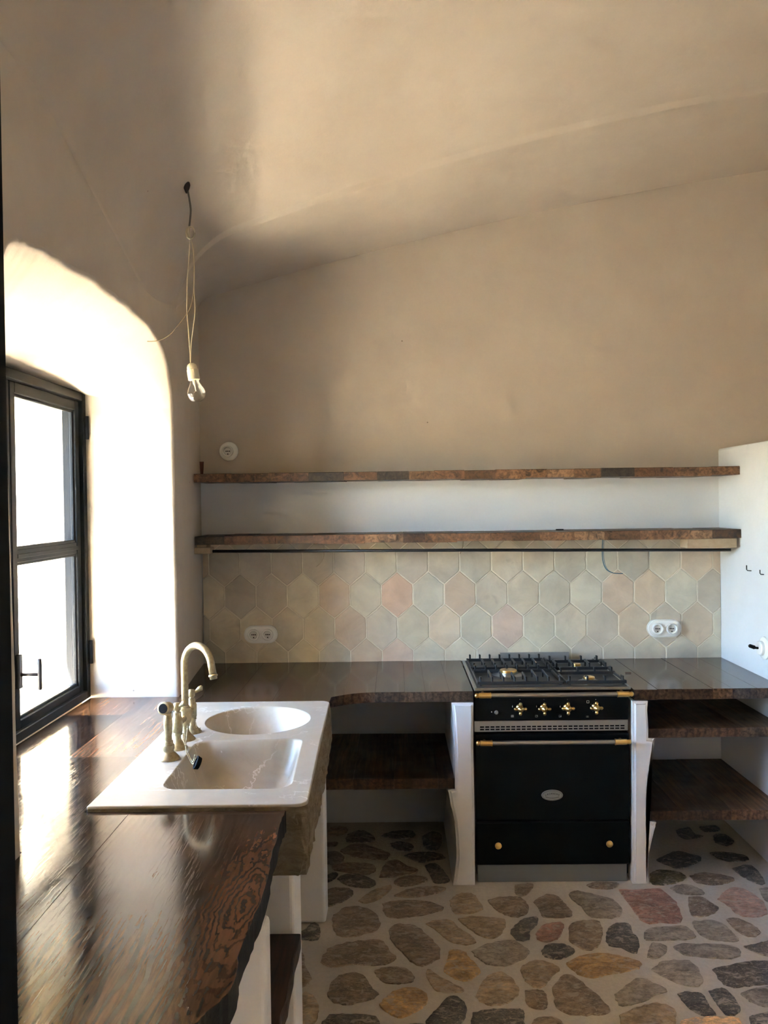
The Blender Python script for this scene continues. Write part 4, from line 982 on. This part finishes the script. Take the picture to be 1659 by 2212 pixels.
tube('toggle', [(XR-.028, c.y, c.z), (XR-.045, c.y, c.z+.002), (XR-.050, c.y-.002, c.z+.004), (XR-.072, c.y-.004, c.z+.012), (XR-.077, c.y-.004, c.z+.013)], [.005, .0055, .009, .0085, .004], M_BLACK, t, 10)
for (qx, qy), s, lab in (((1622, 1232), 1.0, 'black square hook on the partition, the far one of two'), ((1649, 1240), .8, 'black square hook on the partition, the near one of two')):
    c = on_x(qx, qy, XR-.002)
    tag(tube('wall_hook', [(XR+.001, c.y, c.z-.002), (XR-.018*s, c.y, c.z-.001), (XR-.022*s, c.y, c.z+.004), (XR-.022*s, c.y, c.z+.024*s)], .0024, M_RAIL, n=8), lab, 'hook', 'square hooks on the partition')

# ------------------------------------------------------------------ bare bulb on its cord
lo, hi = 2.2, 4.2
for _ in range(40):
    mid = (lo+hi)/2; q = on_y(403, 400, mid)
    if q.z < ceil_z(q.x, mid): lo = mid
    else: hi = mid
LY = lo
lamp = thing('pendant_lamp', 'bare clear bulb hanging on knotted thin cords from the ceiling', 'lamp', tuple(on_y(403, 400, LY)))
LP = lambda *q: [on_y(x, y, LY+(dy[0] if dy else 0)) for x, y, *dy in q]
h0 = on_y(403, 400, LY)
lathe('ceiling_hook', [(.004, -.03), (.011, -.012), (.014, .0), (.012, .01)], h0, simple('old_hook', (.03, .02, .015), .8), lamp, n=12)
kf = LY/1790
CR = 1.25*kf
tube('cord', spline(LP((404, 404), (409, 430), (412, 452), (411, 472), (409, 489)), 8), [CR*1.7]*33, simple('dark_cord', (.12, .105, .085), .6), lamp)
tube('knot', [on_y(411.5+9.5*math.cos(a), 503+13*math.sin(a), LY+.004*math.sin(a*2)) for a in [2*math.pi*k/28 for k in range(29)]], CR*1.5, M_CREAM, lamp)
tube('cord', spline(LP((408, 489), (404, 500), (409, 512), (411, 520), (408, 560), (405, 600), (404, 640), (404, 672), (407, 710), (410, 750), (412, 785)), 6), CR, M_CREAM, lamp)
tube('cord', spline(LP((409, 489), (409, 505), (413, 519), (418, 545), (420, 580), (419, 620), (421, 655), (421, 680), (417, 712), (413, 745), (412, 785)), 6), CR, M_CREAM, lamp)
tube('loose_wire', spline(LP((413, 519), (417.5, 545), (419, 580), (419, 604), (417, 640), (410, 667), (398, 686, .0), (382, 706), (367, 723), (350, 733), (335, 737), (318, 737.5)), 6), CR*.9, simple('brown_wire', (.25, .19, .12), .6), lamp)
a, b = on_y(413.5, 785, LY), on_y(427.5, 868, LY); axb = (b-a).normalized()
k = kf
sock = lathe('lamp_holder', [(0, 0), (5*k, 0), (9*k, 3*k), (11*k, 8*k), (11.3*k, 13*k), (12.3*k, 14*k), (12.5*k, 36*k), (9*k, 36.5*k), (0, 36.5*k)], a, simple('cream_bakelite', (.66, .60, .44), .35), lamp, axis=axb, n=28)
bulb = lathe('bulb', [(8.5*k, 36*k), (9*k, 40*k), (11*k, 45*k), (15*k, 52*k), (18.5*k, 59*k), (19.6*k, 66*k), (18.2*k, 74*k), (13.5*k, 80.5*k), (7*k, 83.5*k), (0, 84.3*k)], a, M_BULB, lamp, axis=axb, n=32)
st = lathe('filament_stem', [(4.5*k, 37*k), (4*k, 44*k), (1.6*k, 50*k), (1.4*k, 60*k), (0, 61*k)], a, simple('stem_glass', (.75, .70, .6), .2), bulb, axis=axb, n=10)
sx = axb.orthogonal().normalized(); c6 = a+axb*62*k
tube('filament', [c6-sx*6*k+axb*2*k, c6-axb*1*k-sx*2*k, c6+sx*2*k-axb*1*k, c6+sx*6*k+axb*2*k], .35*k, simple('filament_metal', (.4, .38, .34), .4, 1.0), bulb, 5)
